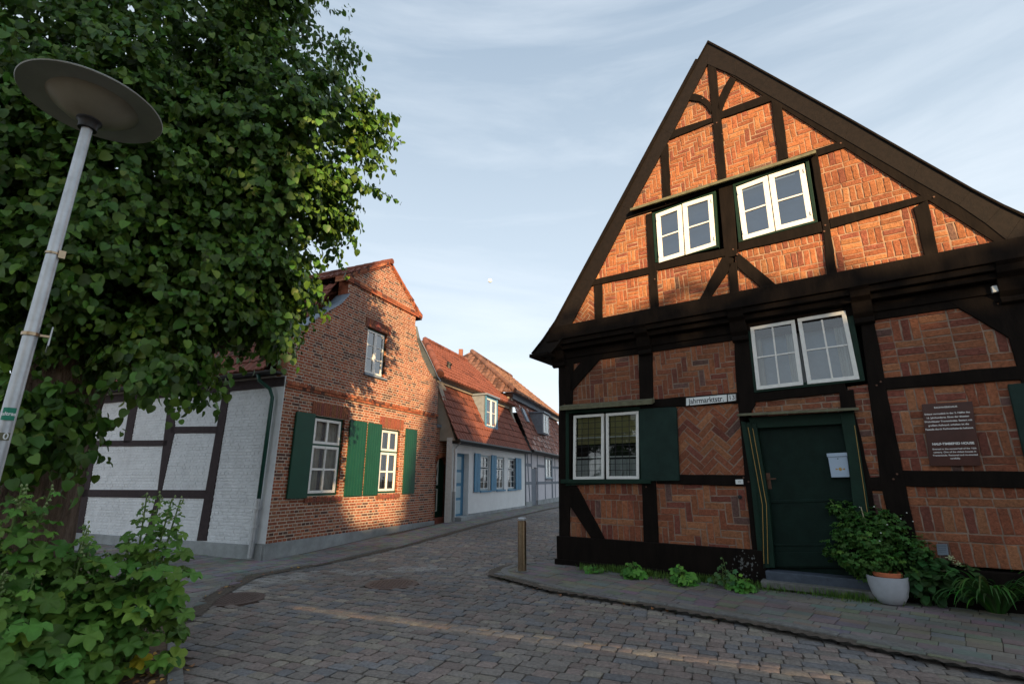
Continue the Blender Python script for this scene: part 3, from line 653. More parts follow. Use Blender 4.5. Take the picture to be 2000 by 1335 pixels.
# ------------------------------------------------------------------ tiled roofs
def tcol(base, var=.25, dark=.1):
    v = random.uniform(1-var, 1+var); c = base if random.random() > dark else tuple(x*.45 for x in base)
    return tuple(x*v for x in c)
def tile_roof(A, B, C, D, root, base, tw=.22, th_=.31, amp=.028, name='roof', mtl=None, dark=.1, var=.25):
    A, B, C, D = map(Vector, (A, B, C, D)); nrm = (B-A).cross(D-A)
    if nrm.length < 1e-6: nrm = (B-A).cross(C-A)
    nrm.normalize()
    if nrm.z < 0: nrm = -nrm
    e = (B-A).normalized(); up = nrm.cross(e); 
    if up.z < 0: up = -up
    H_ = max((C-A).dot(up), (D-A).dot(up)); nr = max(1, int(H_/th_)); mb = MB()
    prof = [0, .55, .9, 1, .85, .45, 0.05, -.05]; K = len(prof)
    for r in range(nr):
        t0, t1 = r/nr, (r+1)/nr
        l0, r0 = A.lerp(D, t0), B.lerp(C, t0); l1, r1 = A.lerp(D, t1), B.lerp(C, t1)
        a0, b0 = (l0-A).dot(e), (r0-A).dot(e); a1, b1 = (l1-A).dot(e), (r1-A).dot(e)
        x0, x1 = min(a0, a1), max(b0, b1); n0, n1_ = math.floor(x0/tw), math.ceil(x1/tw)
        for i in range(n0, n1_):
            col = tcol(base, var, dark); j = random.uniform(-.006, .006); st = len(mb.v); ok = False
            for row, (lo, hi, lift) in enumerate(((a0, b0, .0), (a0, b0, .032), (a1, b1, .004))):
                o = l0 if row < 2 else l1; o = A+up*((o-A).dot(up))
                for k in range(K):
                    x = (i+k/(K-1))*tw; xc = min(max(x, lo), hi)
                    mb.v.append(tuple(o+e*xc+nrm*(lift+(prof[k]*amp if row else -.02)+(j if row == 1 else 0))))
            if (i+1)*tw < min(a0, a1) or i*tw > max(b0, b1): continue
            for row in range(2):
                for k in range(K-1):
                    p = st+row*K+k; mb.face((p, p+1, p+1+K, p+K), col)
    o = mb.build(name, mtl or M['tile'], root, smooth=True, angle=R(50)); return o
def ridge(root, pts, base, r=.11, name='ridge_tiles'):
    mb = MB(); pts = [Vector(p) for p in pts]
    for a, b in zip(pts, pts[1:]):
        n = max(1, int((b-a).length/.34))
        for i in range(n): mb.tube([a.lerp(b, i/n), a.lerp(b, (i+1.12)/n)], [r*1.05, r*.92], 10, c=tcol(base))
    return mb.build(name, M['tile'], root, smooth=True, angle=R(50))
RED = (.20, .068, .045); ORG = (.20, .064, .04); BRN = (.17, .085, .062)

# ------------------------------------------------------------------ red brick house with the curved gable (middle left)
B = Fr(ground(515, 1090), 23.1); bh = empty('brick_gable_house', B.w(3.4, 0, -1.5), 'red brick house with curved gable, green shutters and a whitewashed side wall', 'house')
out = [(0, .28), (6.62, .28), (6.62, 4.9), (6.3, 5.0), (5.95, 5.2), (5.5, 5.6), (5.15, 6.1), (5.0, 6.6), (5.0, 6.95), (5.2, 7.0), (3.43, 8.12), (1.62, 7.0), (1.72, 6.95), (1.72, 6.5), (1.45, 6.15), (1.0, 5.8), (.55, 5.4), (.2, 5.08), (0, 4.95)]
H = [(1.0, 2.06, 1.2, 3.13), (3.62, 4.54, 1.2, 3.07), (2.66, 3.56, 4.48, 5.86)]
def bcol(z): return new_brick()
mb = coursed(B, out, H, 0, bcol); wallf = mb.build('front_wall', [M['brick'], M['mortar']], bh)
mb = MB()
for (a, b), (c, d) in zip(out, out[1:]+out[:1]): mb.quad(B.w(a, b, -.008), B.w(c, d, -.008), B.w(c, d, -.36), B.w(a, b, -.36), new_brick())
for u0, u1, z0, z1 in H:
    for (a, b), (c, d) in zip([(u0, z0), (u1, z0), (u1, z1), (u0, z1)], [(u1, z0), (u1, z1), (u0, z1), (u0, z0)]):
        n_ = 1 if b == d else int((z1-z0)/.0725)
        for k in range(n_):
            l = lambda t: (a+(c-a)*t, b+(d-b)*t)
            p, q = l(k/n_+.006), l((k+1)/n_-.006); mb.quad(B.w(*p, -.004), B.w(*p, -.36), B.w(*q, -.36), B.w(*q, -.004), new_brick())
mb.build('wall_edge', M['brick'], bh)
# projecting courses: band, pediment cornice, sill course
def band(u0, u1, z0, z1, o, name='brick_band', w_=.12, sold=False, root=None, fr=None):
    mb = MB(); x = u0; fr = fr or B
    while x < u1-.01:
        x2 = min(x+w_, u1); mb.box(fr, x+.005, x2-.005, z0, z1, -.02, o, new_brick()); x = x2
    mb.box(fr, u0+.004, u1-.004, z0+.005, z1-.005, -.02, o-.008, (.42, .36, .3)); return mb.build(name, M['brick'], root or bh)
band(0, 6.6, 3.64, 3.705, .035); band(0, 6.6, 3.71, 3.775, .055)
band(1.62, 5.2, 6.88, 6.95, .05, w_=.25); band(1.6, 5.24, 6.955, 7.03, .055, w_=.25)
mb = MB()
for sg, (a, b) in ((-1, ((1.5, 7.0), (3.43, 8.24))), (1, ((3.43, 8.24), (5.34, 7.0)))):
    n_ = 20
    for k in range(n_):
        for lo, hi, o in ((-.15, -.09, .022), (-.085, .0, .045)):
            p = (a[0]+(b[0]-a[0])*k/n_, a[1]+(b[1]-a[1])*k/n_); q = (a[0]+(b[0]-a[0])*(k+.94)/n_, a[1]+(b[1]-a[1])*(k+.94)/n_)
            mb.prism(B, [(p[0], p[1]+lo), (q[0], q[1]+lo), (q[0], q[1]+hi), (p[0], p[1]+hi)], -.3, o, new_brick())
mb.build('pediment_cornice', M['brick'], bh)
for u0, u1, z0, z1 in H:                                             # upright courses over the windows
    mb = MB(); x = u0-.12
    hh = .30 if z0 < 2 else .26
    while x < u1+.1: mb.prism(B, [(x+.004, z1+.0), (x+.068, z1+.0), (x+.068, z1+hh), (x+.004, z1+hh)], -.02, .012, tuple(c*random.uniform(.75, 1.1) for c in (.30, .10, .062))); x += .073
    mb.box(B, u0-.12, u1+.12, z1+.002, z1+hh-.002, -.02, .004, (.3, .1, .07)); mb.build('lintel', M['brick'], bh)
    if z0 < 2: 
        mb = MB(); x = u0-.08
        while x < u1+.05: mb.box(B, x+.004, x+.068, z0-.12, z0-.02, -.1, .04, tuple(c*random.uniform(.75, 1.1) for c in (.27, .09, .058))); x += .073
        mb.build('sill', M['brick'], bh)
    else: mb = MB(); mb.box(B, u0-.04, u1+.04, z0-.04, z0+.01, -.12, .06); mb.build('sill', M['lead'], bh)
mb = MB(); mb.box(B, -.03, 6.64, -.3, .29, -.4, .045); mb.build('plinth', M['lead'] if 0 else M['cement'], bh, bevel=.008)
# lead on the curved shoulders
cl = [(.0, 5.0), (.2, 5.1), (.55, 5.43), (1.0, 5.83), (1.45, 6.19), (1.72, 6.54)]
for s in (0, 1):
    mb = MB(); pts = [(p[0] if not s else 6.66-p[0] if p[0] < 1.7 else 5.02, p[1]+.0) for p in cl]
    for a, b in zip(pts, pts[1:]): mb.quad(B.w(*a, .06), B.w(*b, .06), B.w(*b, -.42), B.w(*a, -.42)); mb.quad(B.w(a[0], a[1]-.05, .06), B.w(b[0], b[1]-.05, .06), B.w(*b, .06), B.w(*a, .06))
    mb.build('lead_coping', M['lead'], bh)
# windows
def brick_window(u0, u1, z0, z1, lab, low):
    q = [(u0+.01, z1-.01), (u1-.01, z1-.01), (u1-.01, z0+.01), (u0+.01, z0+.01)]
    f = frame(B, bh, q, .055, -.16, -.07, M['green2'], label=lab); qi = sub(q, .06, .035, .94, .965)
    if low:
        sash(B, f, sub(qi, 0, 0, 1, .345), -.06, 2, 1, .065, .07, .05); sash(B, f, sub(qi, 0, .37, 1, 1), -.06, 2, 2, .065, .05, .05)
        mb = MB(); mb.prism(B, sub(qi, 0, .345, 1, .37), -.12, -.065); mb.build('transom', M['green2'], f)
        mb = MB(); mb.prism(B, sub(qi, .485, .37, .515, 1), -.1, -.05); mb.build('mullion', M['white'], f)
        sheet(B, f, sub(qi, -.02, .0, .42, 1), -.2, M['cream'], 'curtain', .012); sheet(B, f, sub(qi, .56, .0, 1.02, 1), -.2, M['cream'], 'curtain', .012)
    else:
        for s in (0, .5): sash(B, f, sub(qi, s+.002, 0, s+.498, 1), -.06, 1, 3, .055, .025, .05, gl=GLASSB)
    mb = MB(); mb.prism(B, ccw(sub(q, -.1, -.1, 1.1, 1.1)), -.6, -.5); mb.build('dark_room_sheet', M['dark'], f)
brick_window(*H[0], 'left ground floor window of the brick house', 1); brick_window(*H[1], 'right ground floor window of the brick house, sunlit', 1); brick_window(*H[2], 'upper window in the gable', 0)
for q, lab in (([(577, 803), (616, 806), (602, 970), (562, 973)], 'plain dark shutter at the left'), ([(684, 820), (717, 824), (706, 967), (673, 968)], None), ([(720, 827), (746, 832), (737, 965), (710, 967)], 'grooved sunlit shutter'), ([(792, 838), (815, 840), (809, 961), (788, 962)], 'grooved sunlit shutter')):
    qq = B.pxs(q, .06); u0 = (qq[0][0]+qq[3][0])/2; u1 = (qq[1][0]+qq[2][0])/2
    planks(B, bh, [(u0, 3.13), (u1, 3.13), (u1, 1.18), (u0, 1.18)], .04, .07, 1 if lab and 'plain' in lab else 6, M['green2'], label=lab)
mb = MB()
for u, z in ((2.06, 2.9), (2.06, 1.4), (4.54, 2.9), (4.54, 1.4)): mb.tube([B.w(u-.02, z, -.05), B.w(u+.22, z, .05)], .009, 6)
mb.build('shutter_stay', M['black'], bh)
# roof: steep lower slopes, flatter top
zr = 8.16
pr = [(-.22, 3.62), (1.5, 6.65), (3.43, zr)]
def bw(u, z, o): return B.w(u, z, o)
tile_roof(bw(-.34, 4.0, -11), bw(-.34, 4.0, -.34), bw(1.62, 6.85, -.34), bw(1.62, 6.85, -11), bh, RED, dark=.12)
tile_roof(bw(1.5, 7.02, -11), bw(1.5, 7.02, .02), bw(3.43, zr+.02, .02), bw(3.43, zr+.02, -11), bh, RED, dark=.12)
tile_roof(bw(5.36, 7.02, .02), bw(5.36, 7.02, -11), bw(3.43, zr+.02, -11), bw(3.43, zr+.02, .02), bh, RED)
tile_roof(bw(6.85, 3.72, -.34), bw(6.85, 3.72, -11), bw(5.4, 6.55, -11), bw(5.4, 6.55, -.34), bh, RED)
ridge(bh, [bw(3.43, zr+.06, -11), bw(3.43, zr+.06, .05)], ORG, .1)
mb = MB(); mb.prism(B, [(.12, .2), (6.5, .2), (6.5, 3.7), (5.3, 6.4), (3.43, 7.9), (1.6, 6.4), (.12, 3.7)], -11, -.9, (.3, .1, .06)); mb.build('attic_wall', M['brick'], bh)
# side wall: whitewashed, timber framed
Wf = Fr(B.P, 113.1)
mb = coursed(Wf, [(-11, .24), (-.02, .24), (-.02, 4.1), (-11, 4.1)], [], 0, lambda z: (1, 1, 1), relief=.014, gap=.015)
sw = mb.build('side_wall', [M['whitewall'], M['whitejoint']], bh)
mb = MB(); mb.box(Wf, -.36, .0, .2, 3.9, -.0, .02); mb.build('corner_pilaster', M['whitewall'], bh, bevel=.006)
mb = MB(); mb.box(Wf, -11, -.02, -.3, .25, -.1, .05); mb.build('side_plinth', M['cement'], bh, bevel=.008)
def wt(name, pts, f=c7):
    q = ccw(Wf.pxs(cc(f, *pts) if f else pts, .02)); mb = MB(); mb.prism(Wf, q, -.02, .018); mb.build(name, M['purple'], bh, bevel=.005)
for nm, pts in (('post', [(836, 235), (862, 235), (772, 798), (737, 798)]), ('post', [(627, 300), (653, 300), (655, 385), (605, 610), (565, 798), (540, 798), (590, 610)]),
                ('post', [(495, 235), (525, 235), (489, 432), (461, 432)]), ('beam', [(640, 370), (818, 369), (815, 395), (640, 395)]),
                ('beam', [(230, 423), (628, 421), (625, 443), (220, 445)]), ('beam', [(190, 606), (775, 608), (768, 640), (190, 632)]),
                ('post', [(330, 500), (350, 500), (300, 800), (270, 800)])): wt(nm, pts)
mb = MB(); mb.box(Wf, -11, -.02, 3.66, 3.88, -.02, .04); mb.build('wall_plate', M['purple'], bh, bevel=.006)
mb = MB(); mb.box(Wf, -11, .0, 3.66, 3.78, .0, .0) if 0 else None
mb = MB(); pts = [Wf.w(-11, 3.80, .3), Wf.w(-.05, 3.80, .3)]
k = 8; ringp = lambda u: [Wf.w(u, 3.97+.07*math.sin(a)-.0, .33+.07*math.cos(a)) for a in [math.pi+math.pi*i/k for i in range(k+1)]]
mb.loft([ringp(-11), ringp(-.02)], closed=False, cap0=False, cap1=False); mb.box(Wf, -11, -.05, 3.93, 3.98, .02, .28); gut = mb.build('gutter', M['black'], bh, smooth=False)
P = lambda x, y, o: Wf.w(*Wf.px(c7(x, y), o), o)
mb = MB(); z_ = 3.75
mb.tube([Wf.w(-.52, 3.92, .33), Wf.w(-.50, 3.78, .3), Wf.w(-.34, 3.60, .12), P(1022, 260, .1), P(970, 650, .1)], .042, 12); mb.build('downpipe', M['pipeg'], bh, smooth=True, label='dark green downpipe')
mb = MB(); mb.tube([P(970, 640, .1), P(938, 862, .1)], .058, 14); mb.tube([P(969, 672, .1), P(968, 680, .1)], .066, 14); mb.tube([P(958, 740, .1), P(957, 748, .1)], .066, 14)
mb.build('downpipe', M['zinc'], bh, smooth=True, angle=R(40), label='thicker galvanised lower end of the downpipe')
# window far left in the white wall, seen behind the bush
q = Wf.pxs([(135, 885), (172, 885), (160, 968), (118, 968)], .0); f = frame(Wf, bh, q, .05, -.02, .06, M['bluec'], label='pale window half hidden behind the trunk'); sash(Wf, f, sub(q, .06, .05, .94, .95), .05, 1, 2, .04, .025, .03)
sheet(Wf, f, sub(q, .05, .05, .95, .95), .012, M['bcurtain'], 'blind')

# brick porch with the arched doorway, between the brick house and the blue one
pz = G(17.5)
po = empty('arched_porch', B.w(6.9, 0, .25), 'narrow brick porch with a round-arched recess and green and white door', 'porch')
A2 = Fr(B.w(6.62, 0, -.05)[:2], 21.0)
def arch(u0, u1, z0, zs, rise): 
    return [(u0, z0), (u1, z0), (u1, zs)]+[((u0+u1)/2+(u1-u0)/2*math.cos(a), zs+rise*math.sin(a)) for a in [math.pi*i/8 for i in range(1, 8)]]+[(u0, zs)]
mb = coursed(A2, [(0, .28), (1.52, .28), (1.52, 3.35), (0, 3.35)], [(.18, 1.05, .28, 2.35)], 0, lambda z: tuple(c*.9 for c in new_brick()))
mb.build('front_wall', [M['brick'], M['mortar']], po)
mb = MB(); a_ = arch(.18, 1.05, .28, 2.12, .23)
top = [p for p in a_[2:]]
for p, q in zip(top, top[1:]): mb.prism(A2, ccw([p, q, (q[0], 2.36), (p[0], 2.36)]), -.3, .004, new_brick())
for u0, u1 in ((.10, .18), (1.05, 1.13)): mb.box(A2, u0, u1, .28, 2.2, -.5, -.012, new_brick())
for k in range(28):
    for u0, u1 in ((.13, .178), (1.052, 1.10)): mb.box(A2, u0, u1, .29+k*.0725, .35+k*.0725, -.5, -.006, new_brick())
for i in range(13):
    a = math.pi*(i+.5)/13; ca, sa = math.cos(a), math.sin(a); cx, cz = .615, 2.12
    mb.prism(A2, ccw([(cx+(.44)*math.cos(a+d), cz+.235*math.sin(a+d)) for d in (-.1, .1)]+[(cx+(.60)*math.cos(a+d), cz+.38*math.sin(a+d)) for d in (.1, -.1)]), -.02, .012, new_brick())
mb.build('arch', M['brick'], po)
mb = MB(); mb.box(A2, .18, 1.05, .3, 2.4, -.26, -.2); pd = mb.build('door', M['green2'], po)
mb = MB(); q = [(.22, 2.3), (.62, 2.3), (.62, .45), (.22, .45)]
ring(mb, A2, sub(q, 0, 0, 1, .48), .035, -.2, -.17); ring(mb, A2, sub(q, 0, .55, 1, .95), .035, -.2, -.17)
q2 = sub(q, .1, .05, .9, .45)
for a, b in ((q2[0], q2[2]), (q2[1], q2[3])): mb.tube([A2.w(*a, -.18), A2.w(*b, -.18)], .022, 6)
mb.build('door_trim', M['white'], pd)
mb = MB(); mb.box(A2, .1, 1.2, .1, .34, -.5, .1); mb.build('door_step', mat('red_step', (.28, .09, .06), .9, .2), po)
mb = MB(); mb.box(A2, .0, 1.55, 3.35, 3.45, -.6, .06); mb.build('coping', M['lead'], po)
mb = MB(); mb.prism(A2, [(.0, 3.45), (1.5, 3.45), (.9, 4.9), (.0, 5.2)], -1.1, -.15); mb.build('gable_render', M['ply'], po)
mb = MB(); mb.box(A2, 1.2, 1.4, 1.5, 1.85, .0, .1); mb.build('mailbox', M['black'], None, label='dark letter box beside the arched doorway', cat='mailbox', bevel=.01)

# ------------------------------------------------------------------ small blue and white house
Bp = (-2.08, 17.34); C = Fr(Bp, 20.0); ch = empty('blue_white_house', C.w(4, 0, -2), 'low blue-white plastered house with orange mansard roof and light blue shutters', 'house')
LEN = 7.9
def cpx(*p, o=0): return C.px(c6(*p), o)
holes = []
dq = [cpx(297, 768), cpx(352, 772), cpx(350, 1148), cpx(288, 1150)]
DU0, DU1 = dq[3][0], dq[1][0]
wins = [(440, 785, 498, 1008), (540, 793, 588, 1000), (610, 800, 660, 995)]
wq = []
for x0, y0, x1, y1 in wins:
    u0, u1 = cpx(x0, 900)[0], cpx(x1, 900)[0]; wq.append((u0, u1, 1.18, 2.52))
def wall_holes(fr, L_, z0, z1, holes, off, m, root, depth=.2, name='front_wall'):
    us = sorted({0, L_, *[h[0] for h in holes], *[h[1] for h in holes]}); mb = MB()
    for a, b in zip(us, us[1:]):
        hs = sorted([(h[2], h[3]) for h in holes if h[0] <= a and h[1] >= b]); z = z0
        for c, d in hs+[(z1, z1)]:
            if c > z: mb.quad(fr.w(a, z, off), fr.w(b, z, off), fr.w(b, c, off), fr.w(a, c, off))
            z = d
    for u0, u1, c, d in holes:
        for (a, b), (e, f_) in zip([(u0, c), (u1, c), (u1, d), (u0, d)], [(u1, c), (u1, d), (u0, d), (u0, c)]):
            mb.quad(fr.w(a, b, off), fr.w(a, b, off-depth), fr.w(e, f_, off-depth), fr.w(e, f_, off))
    return mb.build(name, m, root)
wall_holes(C, LEN, .2, 2.95, [(DU0-.05, DU1+.25, .2, 2.5)]+wq, 0, M['plaster'], ch)
mb = MB(); mb.box(C, .0, .16, .2, 3.0, -.2, .02); mb.build('corner_strip', M['dull'], ch)
mb = MB(); mb.box(C, DU1+.3, LEN, .1, .40, -.1, .05); mb.build('plinth', M['cement'], ch, bevel=.01)
mb = MB(); mb.prism(C, [(0, .2), (LEN, .2), (LEN, 4.9), (0, 4.9)], -5.9, -2.4); mb.build('dark_backing', M['dark'], ch)
mb = MB(); mb.box(C, DU0-.05, DU1+.25, .3, 2.5, -.28, -.2); d_ = mb.build('door', M['blue'], ch)
mb = MB()
for t0, t1 in ((.05, .26), (.30, .47), (.52, .70), (.74, .95)): mb.prism(C, sub([(DU0+.08, 2.5), (DU1+.1, 2.5), (DU1+.1, .32), (DU0+.08, .32)], .14, t0, .86, t1), -.2, -.185)
mb.build('door_panel', M['bluec'], d_, bevel=.006)
mb = MB(); mb.box(C, DU0-.1, DU1+.5, .1, .36, -.2, .25); mb.build('door_step', M['cement'], ch, bevel=.01)
for i, (u0, u1, z0, z1) in enumerate(wq):
    q = [(u0+.01, z1), (u1-.01, z1), (u1-.01, z0), (u0+.01, z0)]
    f = frame(C, ch, q, .05, -.14, -.06, M['bluec']); qi = sub(q, .06, .04, .94, .96)
    for s in (0, .5):
        sash(C, f, sub(qi, s+.005, 0, s+.495, .34), -.05, 1, 2, .04, .025, .04, m=M['dull']); sash(C, f, sub(qi, s+.005, .37, s+.495, 1), -.05, 1, 3, .04, .025, .04, m=M['dull'])
    sheet(C, f, sub(qi, .0, .0, 1, 1), -.3, M['bcurtain'], 'blind')
    mb = MB(); mb.box(C, u0-.05, u1+.05, z0-.06, z0, -.05, .06); mb.build('sill', M['blue'], f)
for x0, x1 in ((404, 440), (508, 540), (660, 694)):
    u0, u1 = cpx(x0, 900, o=.05)[0], cpx(x1, 900, o=.05)[0]; planks(C, ch, [(u0, 2.56), (u1, 2.56), (u1, 1.14), (u0, 1.14)], .03, .06, 2, M['blue'])
# mansard roof
lo = .28; e0z = 2.92
b0 = C.px(c6(190, 345), -.75); b1 = C.px(c6(610, 500), -.75); zb = (b0[1]+b1[1])/2
tile_roof(C.w(-.15, e0z, lo), C.w(LEN+.05, e0z, lo), C.w(LEN+.05, zb, -.8), C.w(.0, zb, -.8), ch, ORG, tw=.24, th_=.30, amp=.02, dark=.02, var=.14)
r0 = C.px(c6(95, 78), -3.3); zr2 = r0[1]
mb = MB(); mb.box(C, -.1, LEN+.05, zb-.02, zb+.12, -1.0, -.68); mb.box(C, -.1, LEN+.05, zb+.12, zb+.17, -1.0, -.5); mb.build('cornice', M['ply'], ch)
uh = r0[0]
tile_roof(C.w(-.25, zb+.14, -.42), C.w(LEN+.1, zb+.14, -.42), C.w(LEN+.1, zr2, -3.3), C.w(uh, zr2, -3.3), ch, ORG, tw=.24, th_=.33, amp=.035, dark=.03, var=.14)
tile_roof(C.w(-.25, zb+.14, -6.2), C.w(-.25, zb+.14, -.42), C.w(uh, zr2, -3.3), C.w(uh, zr2, -3.3), ch, BRN, tw=.24, th_=.33, amp=.04, dark=.3)
tile_roof(C.w(LEN+.1, zb+.14, -6.2), C.w(-.25, zb+.14, -6.2), C.w(uh, zr2, -3.3), C.w(LEN+.1, zr2, -3.3), ch, ORG)
ridge(ch, [C.w(-.25, zb+.2, -.4), C.w(uh, zr2+.05, -3.3), C.w(LEN, zr2+.05, -3.3)], RED, .12)
for ua_ in (.02, LEN-.3):
    mb = MB(); mb.prism(C, [(ua_, 2.9), (ua_+.28, 2.9), (ua_+.28, zb+.1), (ua_, zb+.1)], -6, -.62); mb.loft([[C.w(uu, 2.9, .1), C.w(uu, 2.9, -.7), C.w(uu, zb+.05, -.7)] for uu in (ua_, ua_+.28)]); mb.build('side_gable', M['ply'], ch)
mb = MB(); mb.tube([C.w(-.15, e0z-.04, lo+.06), C.w(LEN, e0z-.04, lo+.06)], .06, 8); mb.box(C, 0, LEN, e0z-.12, e0z-.02, 0, lo); mb.build('gutter', M['black'], ch)
mb = MB(); mb.tube([C.w(.06, e0z-.05, lo+.05), C.w(.06, e0z-.3, .1), C.w(.06, 1.2, .1)], .04, 8); mb.build('downpipe', M['zinc'], ch); mb = MB(); mb.tube([C.w(.06, 1.2, .1), C.w(.06, .25, .1)], .055, 8); mb.build('downpipe', M['cement'], ch)
u0, z0 = C.px(c6(240, 290), -1.3); u0_, z0_ = C.px(c6(235, 225), -1.3); mb = MB(); mb.tube([C.w(u0, z0, -1.3), C.w(u0, z0_, -1.3)], .09, 10); mb.tube([C.w(u0, z0_, -1.3), C.w(u0+.02, z0_+.08, -1.25)], .12, 10); mb.build('vent_pipe', M['black'], ch)
# dormer
q = [C.px(c6(*p), -.12) for p in ((484, 437), (540, 455), (540, 612), (476, 595))]
u0, u1 = q[3][0], q[1][0]; z1 = (q[0][1]+q[1][1])/2; z0 = (q[2][1]+q[3][1])/2
du = u1-u0
for uu in (u0-.1, u1):
    mb = MB(); mb.loft([[C.w(uu, z0-.06, -.13), C.w(uu, z1+.1, -.13), C.w(uu, z1+.1, -1.2), C.w(uu, z0-.06, -1.2)], [C.w(uu+.1, z0-.06, -.13), C.w(uu+.1, z1+.1, -.13), C.w(uu+.1, z1+.1, -1.2), C.w(uu+.1, z0-.06, -1.2)]])
    mb.build('dormer_cheek', M['greyt'], ch)
mb = MB()
for uu in (u0-.1, u1): mb.box(C, uu, uu+.1, z0-.06, z1+.1, -.18, -.10)
mb.box(C, u0-.1, u1+.1, z0-.18, z0-.06, -.6, -.08); mb.box(C, u0, u1, z1, z1+.1, -.3, -.135); dm = mb.build('dormer', M['blue'], ch, bevel=.006)
mb = MB(); mb.box(C, u0-.18, u1+.18, z1+.1, z1+.17, -1.4, -.02); mb.build('dormer_roof', M['lead'], dm)
for s in (0, .5): sash(C, ch if False else dm, sub([(u0, z1), (u1, z1), (u1, z0-.06), (u0, z0-.06)], s+.005, 0, s+.495, 1), -.13, 1, 2, .06, .03, .05)
sheet(C, dm, [(u0, z1), (u1, z1), (u1, z0-.06), (u0, z0-.06)], -.35, M['bcurtain'], 'blind')

# ------------------------------------------------------------------ pink and grey half-timbered house beyond
Kp = C.w(LEN+.05, 0, -.0)[:2]; K = Fr(Kp, 17.5); kh = empty('pink_timbered_house', K.w(4, 0, -2), 'farther pinkish house with thin grey timber framing and brown mansard roof', 'house')
KL = 11
def kpx(*p, o=0): return K.px(c6(*p), o)
kdu0, kdu1 = kpx(755, 900)[0], kpx(790, 900)[0]
kw0, kw1 = kpx(842, 870)[0], kpx(882, 870)[0]
wall_holes(K, KL, .0, 3.0, [(kdu0, kdu1, .0, 2.2), (kw0, kw1, 1.66, 2.78)], 0, M['pinkp'], kh)
mb = MB(); mb.box(K, 0, kdu0, -.1, .55, -.1, .04); mb.box(K, kdu1, KL, -.1, .55, -.1, .04); mb.build('plinth', M['cement'], kh)
mb = MB(); mb.prism(K, [(0, .0), (KL, .0), (KL, 5.4), (0, 5.4)], -6, -2.6); mb.build('dark_backing', M['dark'], kh)
for x, n_ in ((.08, 'post'), (1.15, 'post'), (kdu1+.1, 'post'), (kw0-.1, 'post'), (kw1+.1, 'post'), (5.7, 'post'), (6.6, 'post'), (7.8, 'post'), (9, 'post')):
    mb = MB(); mb.box(K, x-.06, x+.06, .55 if not (kdu0 < x < kdu1) else 2.2, 3.0, -.05, .02); mb.build(n_, M['greyt'], kh)
for z in (1.42, 2.3):
    for a, b in ((0, kdu0), (kdu1, kw0-.05 if z > 1.6 else KL), (kw1+.05, KL if z > 1.6 else kw1+.05)):
        if b-a > .1: mb = MB(); mb.box(K, a, b, z-.07, z+.07, -.05, .015); mb.build('beam', M['greyt'], kh)
mb = MB(); mb.prism(K, [(.75, .55), (.87, .55), (.4, 3.0), (.28, 3.0)], -.05, .018); mb.build('brace', M['greyt'], kh)
mb = MB(); mb.box(K, kdu0, kdu1, .1, 2.15, -.12, -.06); mb.box(K, kdu0+.15, kdu1-.15, 1.2, 1.9, -.06, -.04); mb.build('door', M['greyt'], kh)
q = [(kw0, 2.78), (kw1, 2.78), (kw1, 1.66), (kw0, 1.66)]; f = frame(K, kh, q, .05, -.1, .03, M['bluec'])
for s in (0, .5): sash(K, f, sub(q, s+.04, .04, s+.46, .96), .0, 1, 3, .05, .03, .04, m=M['dull'])
sheet(K, f, q, -.2, M['bcurtain'], 'blind'); mb = MB(); mb.box(K, kw0-.05, kw1+.05, 1.58, 1.66, -.05, .08); mb.build('sill', M['greyt'], f)
kz = 3.0; k0 = K.px(c6(640, 455), -.8); k1 = K.px(c6(920, 580), -.8); kb = (k0[1]+k1[1])/2
tile_roof(K.w(-.05, kz, .35), K.w(KL, kz, .35), K.w(KL, kb, -.8), K.w(.2, kb, -.8), kh, (.21, .085, .06), tw=.24, th_=.3, amp=.02, dark=.18)
mb = MB(); mb.box(K, .0, KL, kb, kb+.25, -1, -.62); mb.box(K, -.1, KL, kb+.25, kb+.32, -1, -.42); mb.build('cornice', M['greyt'], kh)
kr = K.px(c6(387, 150), -4.2); 
tile_roof(K.w(-.6, kb+.25, -.35), K.w(KL, kb+.25, -.35), K.w(KL, kr[1], -4.2), K.w(kr[0], kr[1], -4.2), kh, (.30, .15, .09), tw=.25, th_=.34, amp=.035, dark=.2)
tile_roof(K.w(-.6, kb+.25, -8), K.w(-.6, kb+.25, -.35), K.w(kr[0], kr[1], -4.2), K.w(kr[0], kr[1], -4.2), kh, BRN, tw=.25, th_=.34, amp=.045, dark=.3)
tile_roof(K.w(KL, kb+.25, -8), K.w(-.6, kb+.25, -8), K.w(kr[0], kr[1], -4.2), K.w(KL, kr[1], -4.2), kh, BRN)
ridge(kh, [K.w(-.6, kb+.3, -.35), K.w(kr[0], kr[1]+.05, -4.2), K.w(KL, kr[1]+.05, -4.2)], BRN, .13)
mb = MB(); mb.prism(K, [(.0, 3.0), (.2, 3.0), (.2, kb+.3), (.0, kb+.3)], -8, -.7); mb.build('side_gable', M['ply'], kh)
mb = MB(); mb.tube([K.w(0, kz-.05, .42), K.w(KL, kz-.05, .42)], .07, 8); mb.box(K, 0, KL, kz-.14, kz-.03, 0, .36); mb.build('gutter', M['black'], kh)
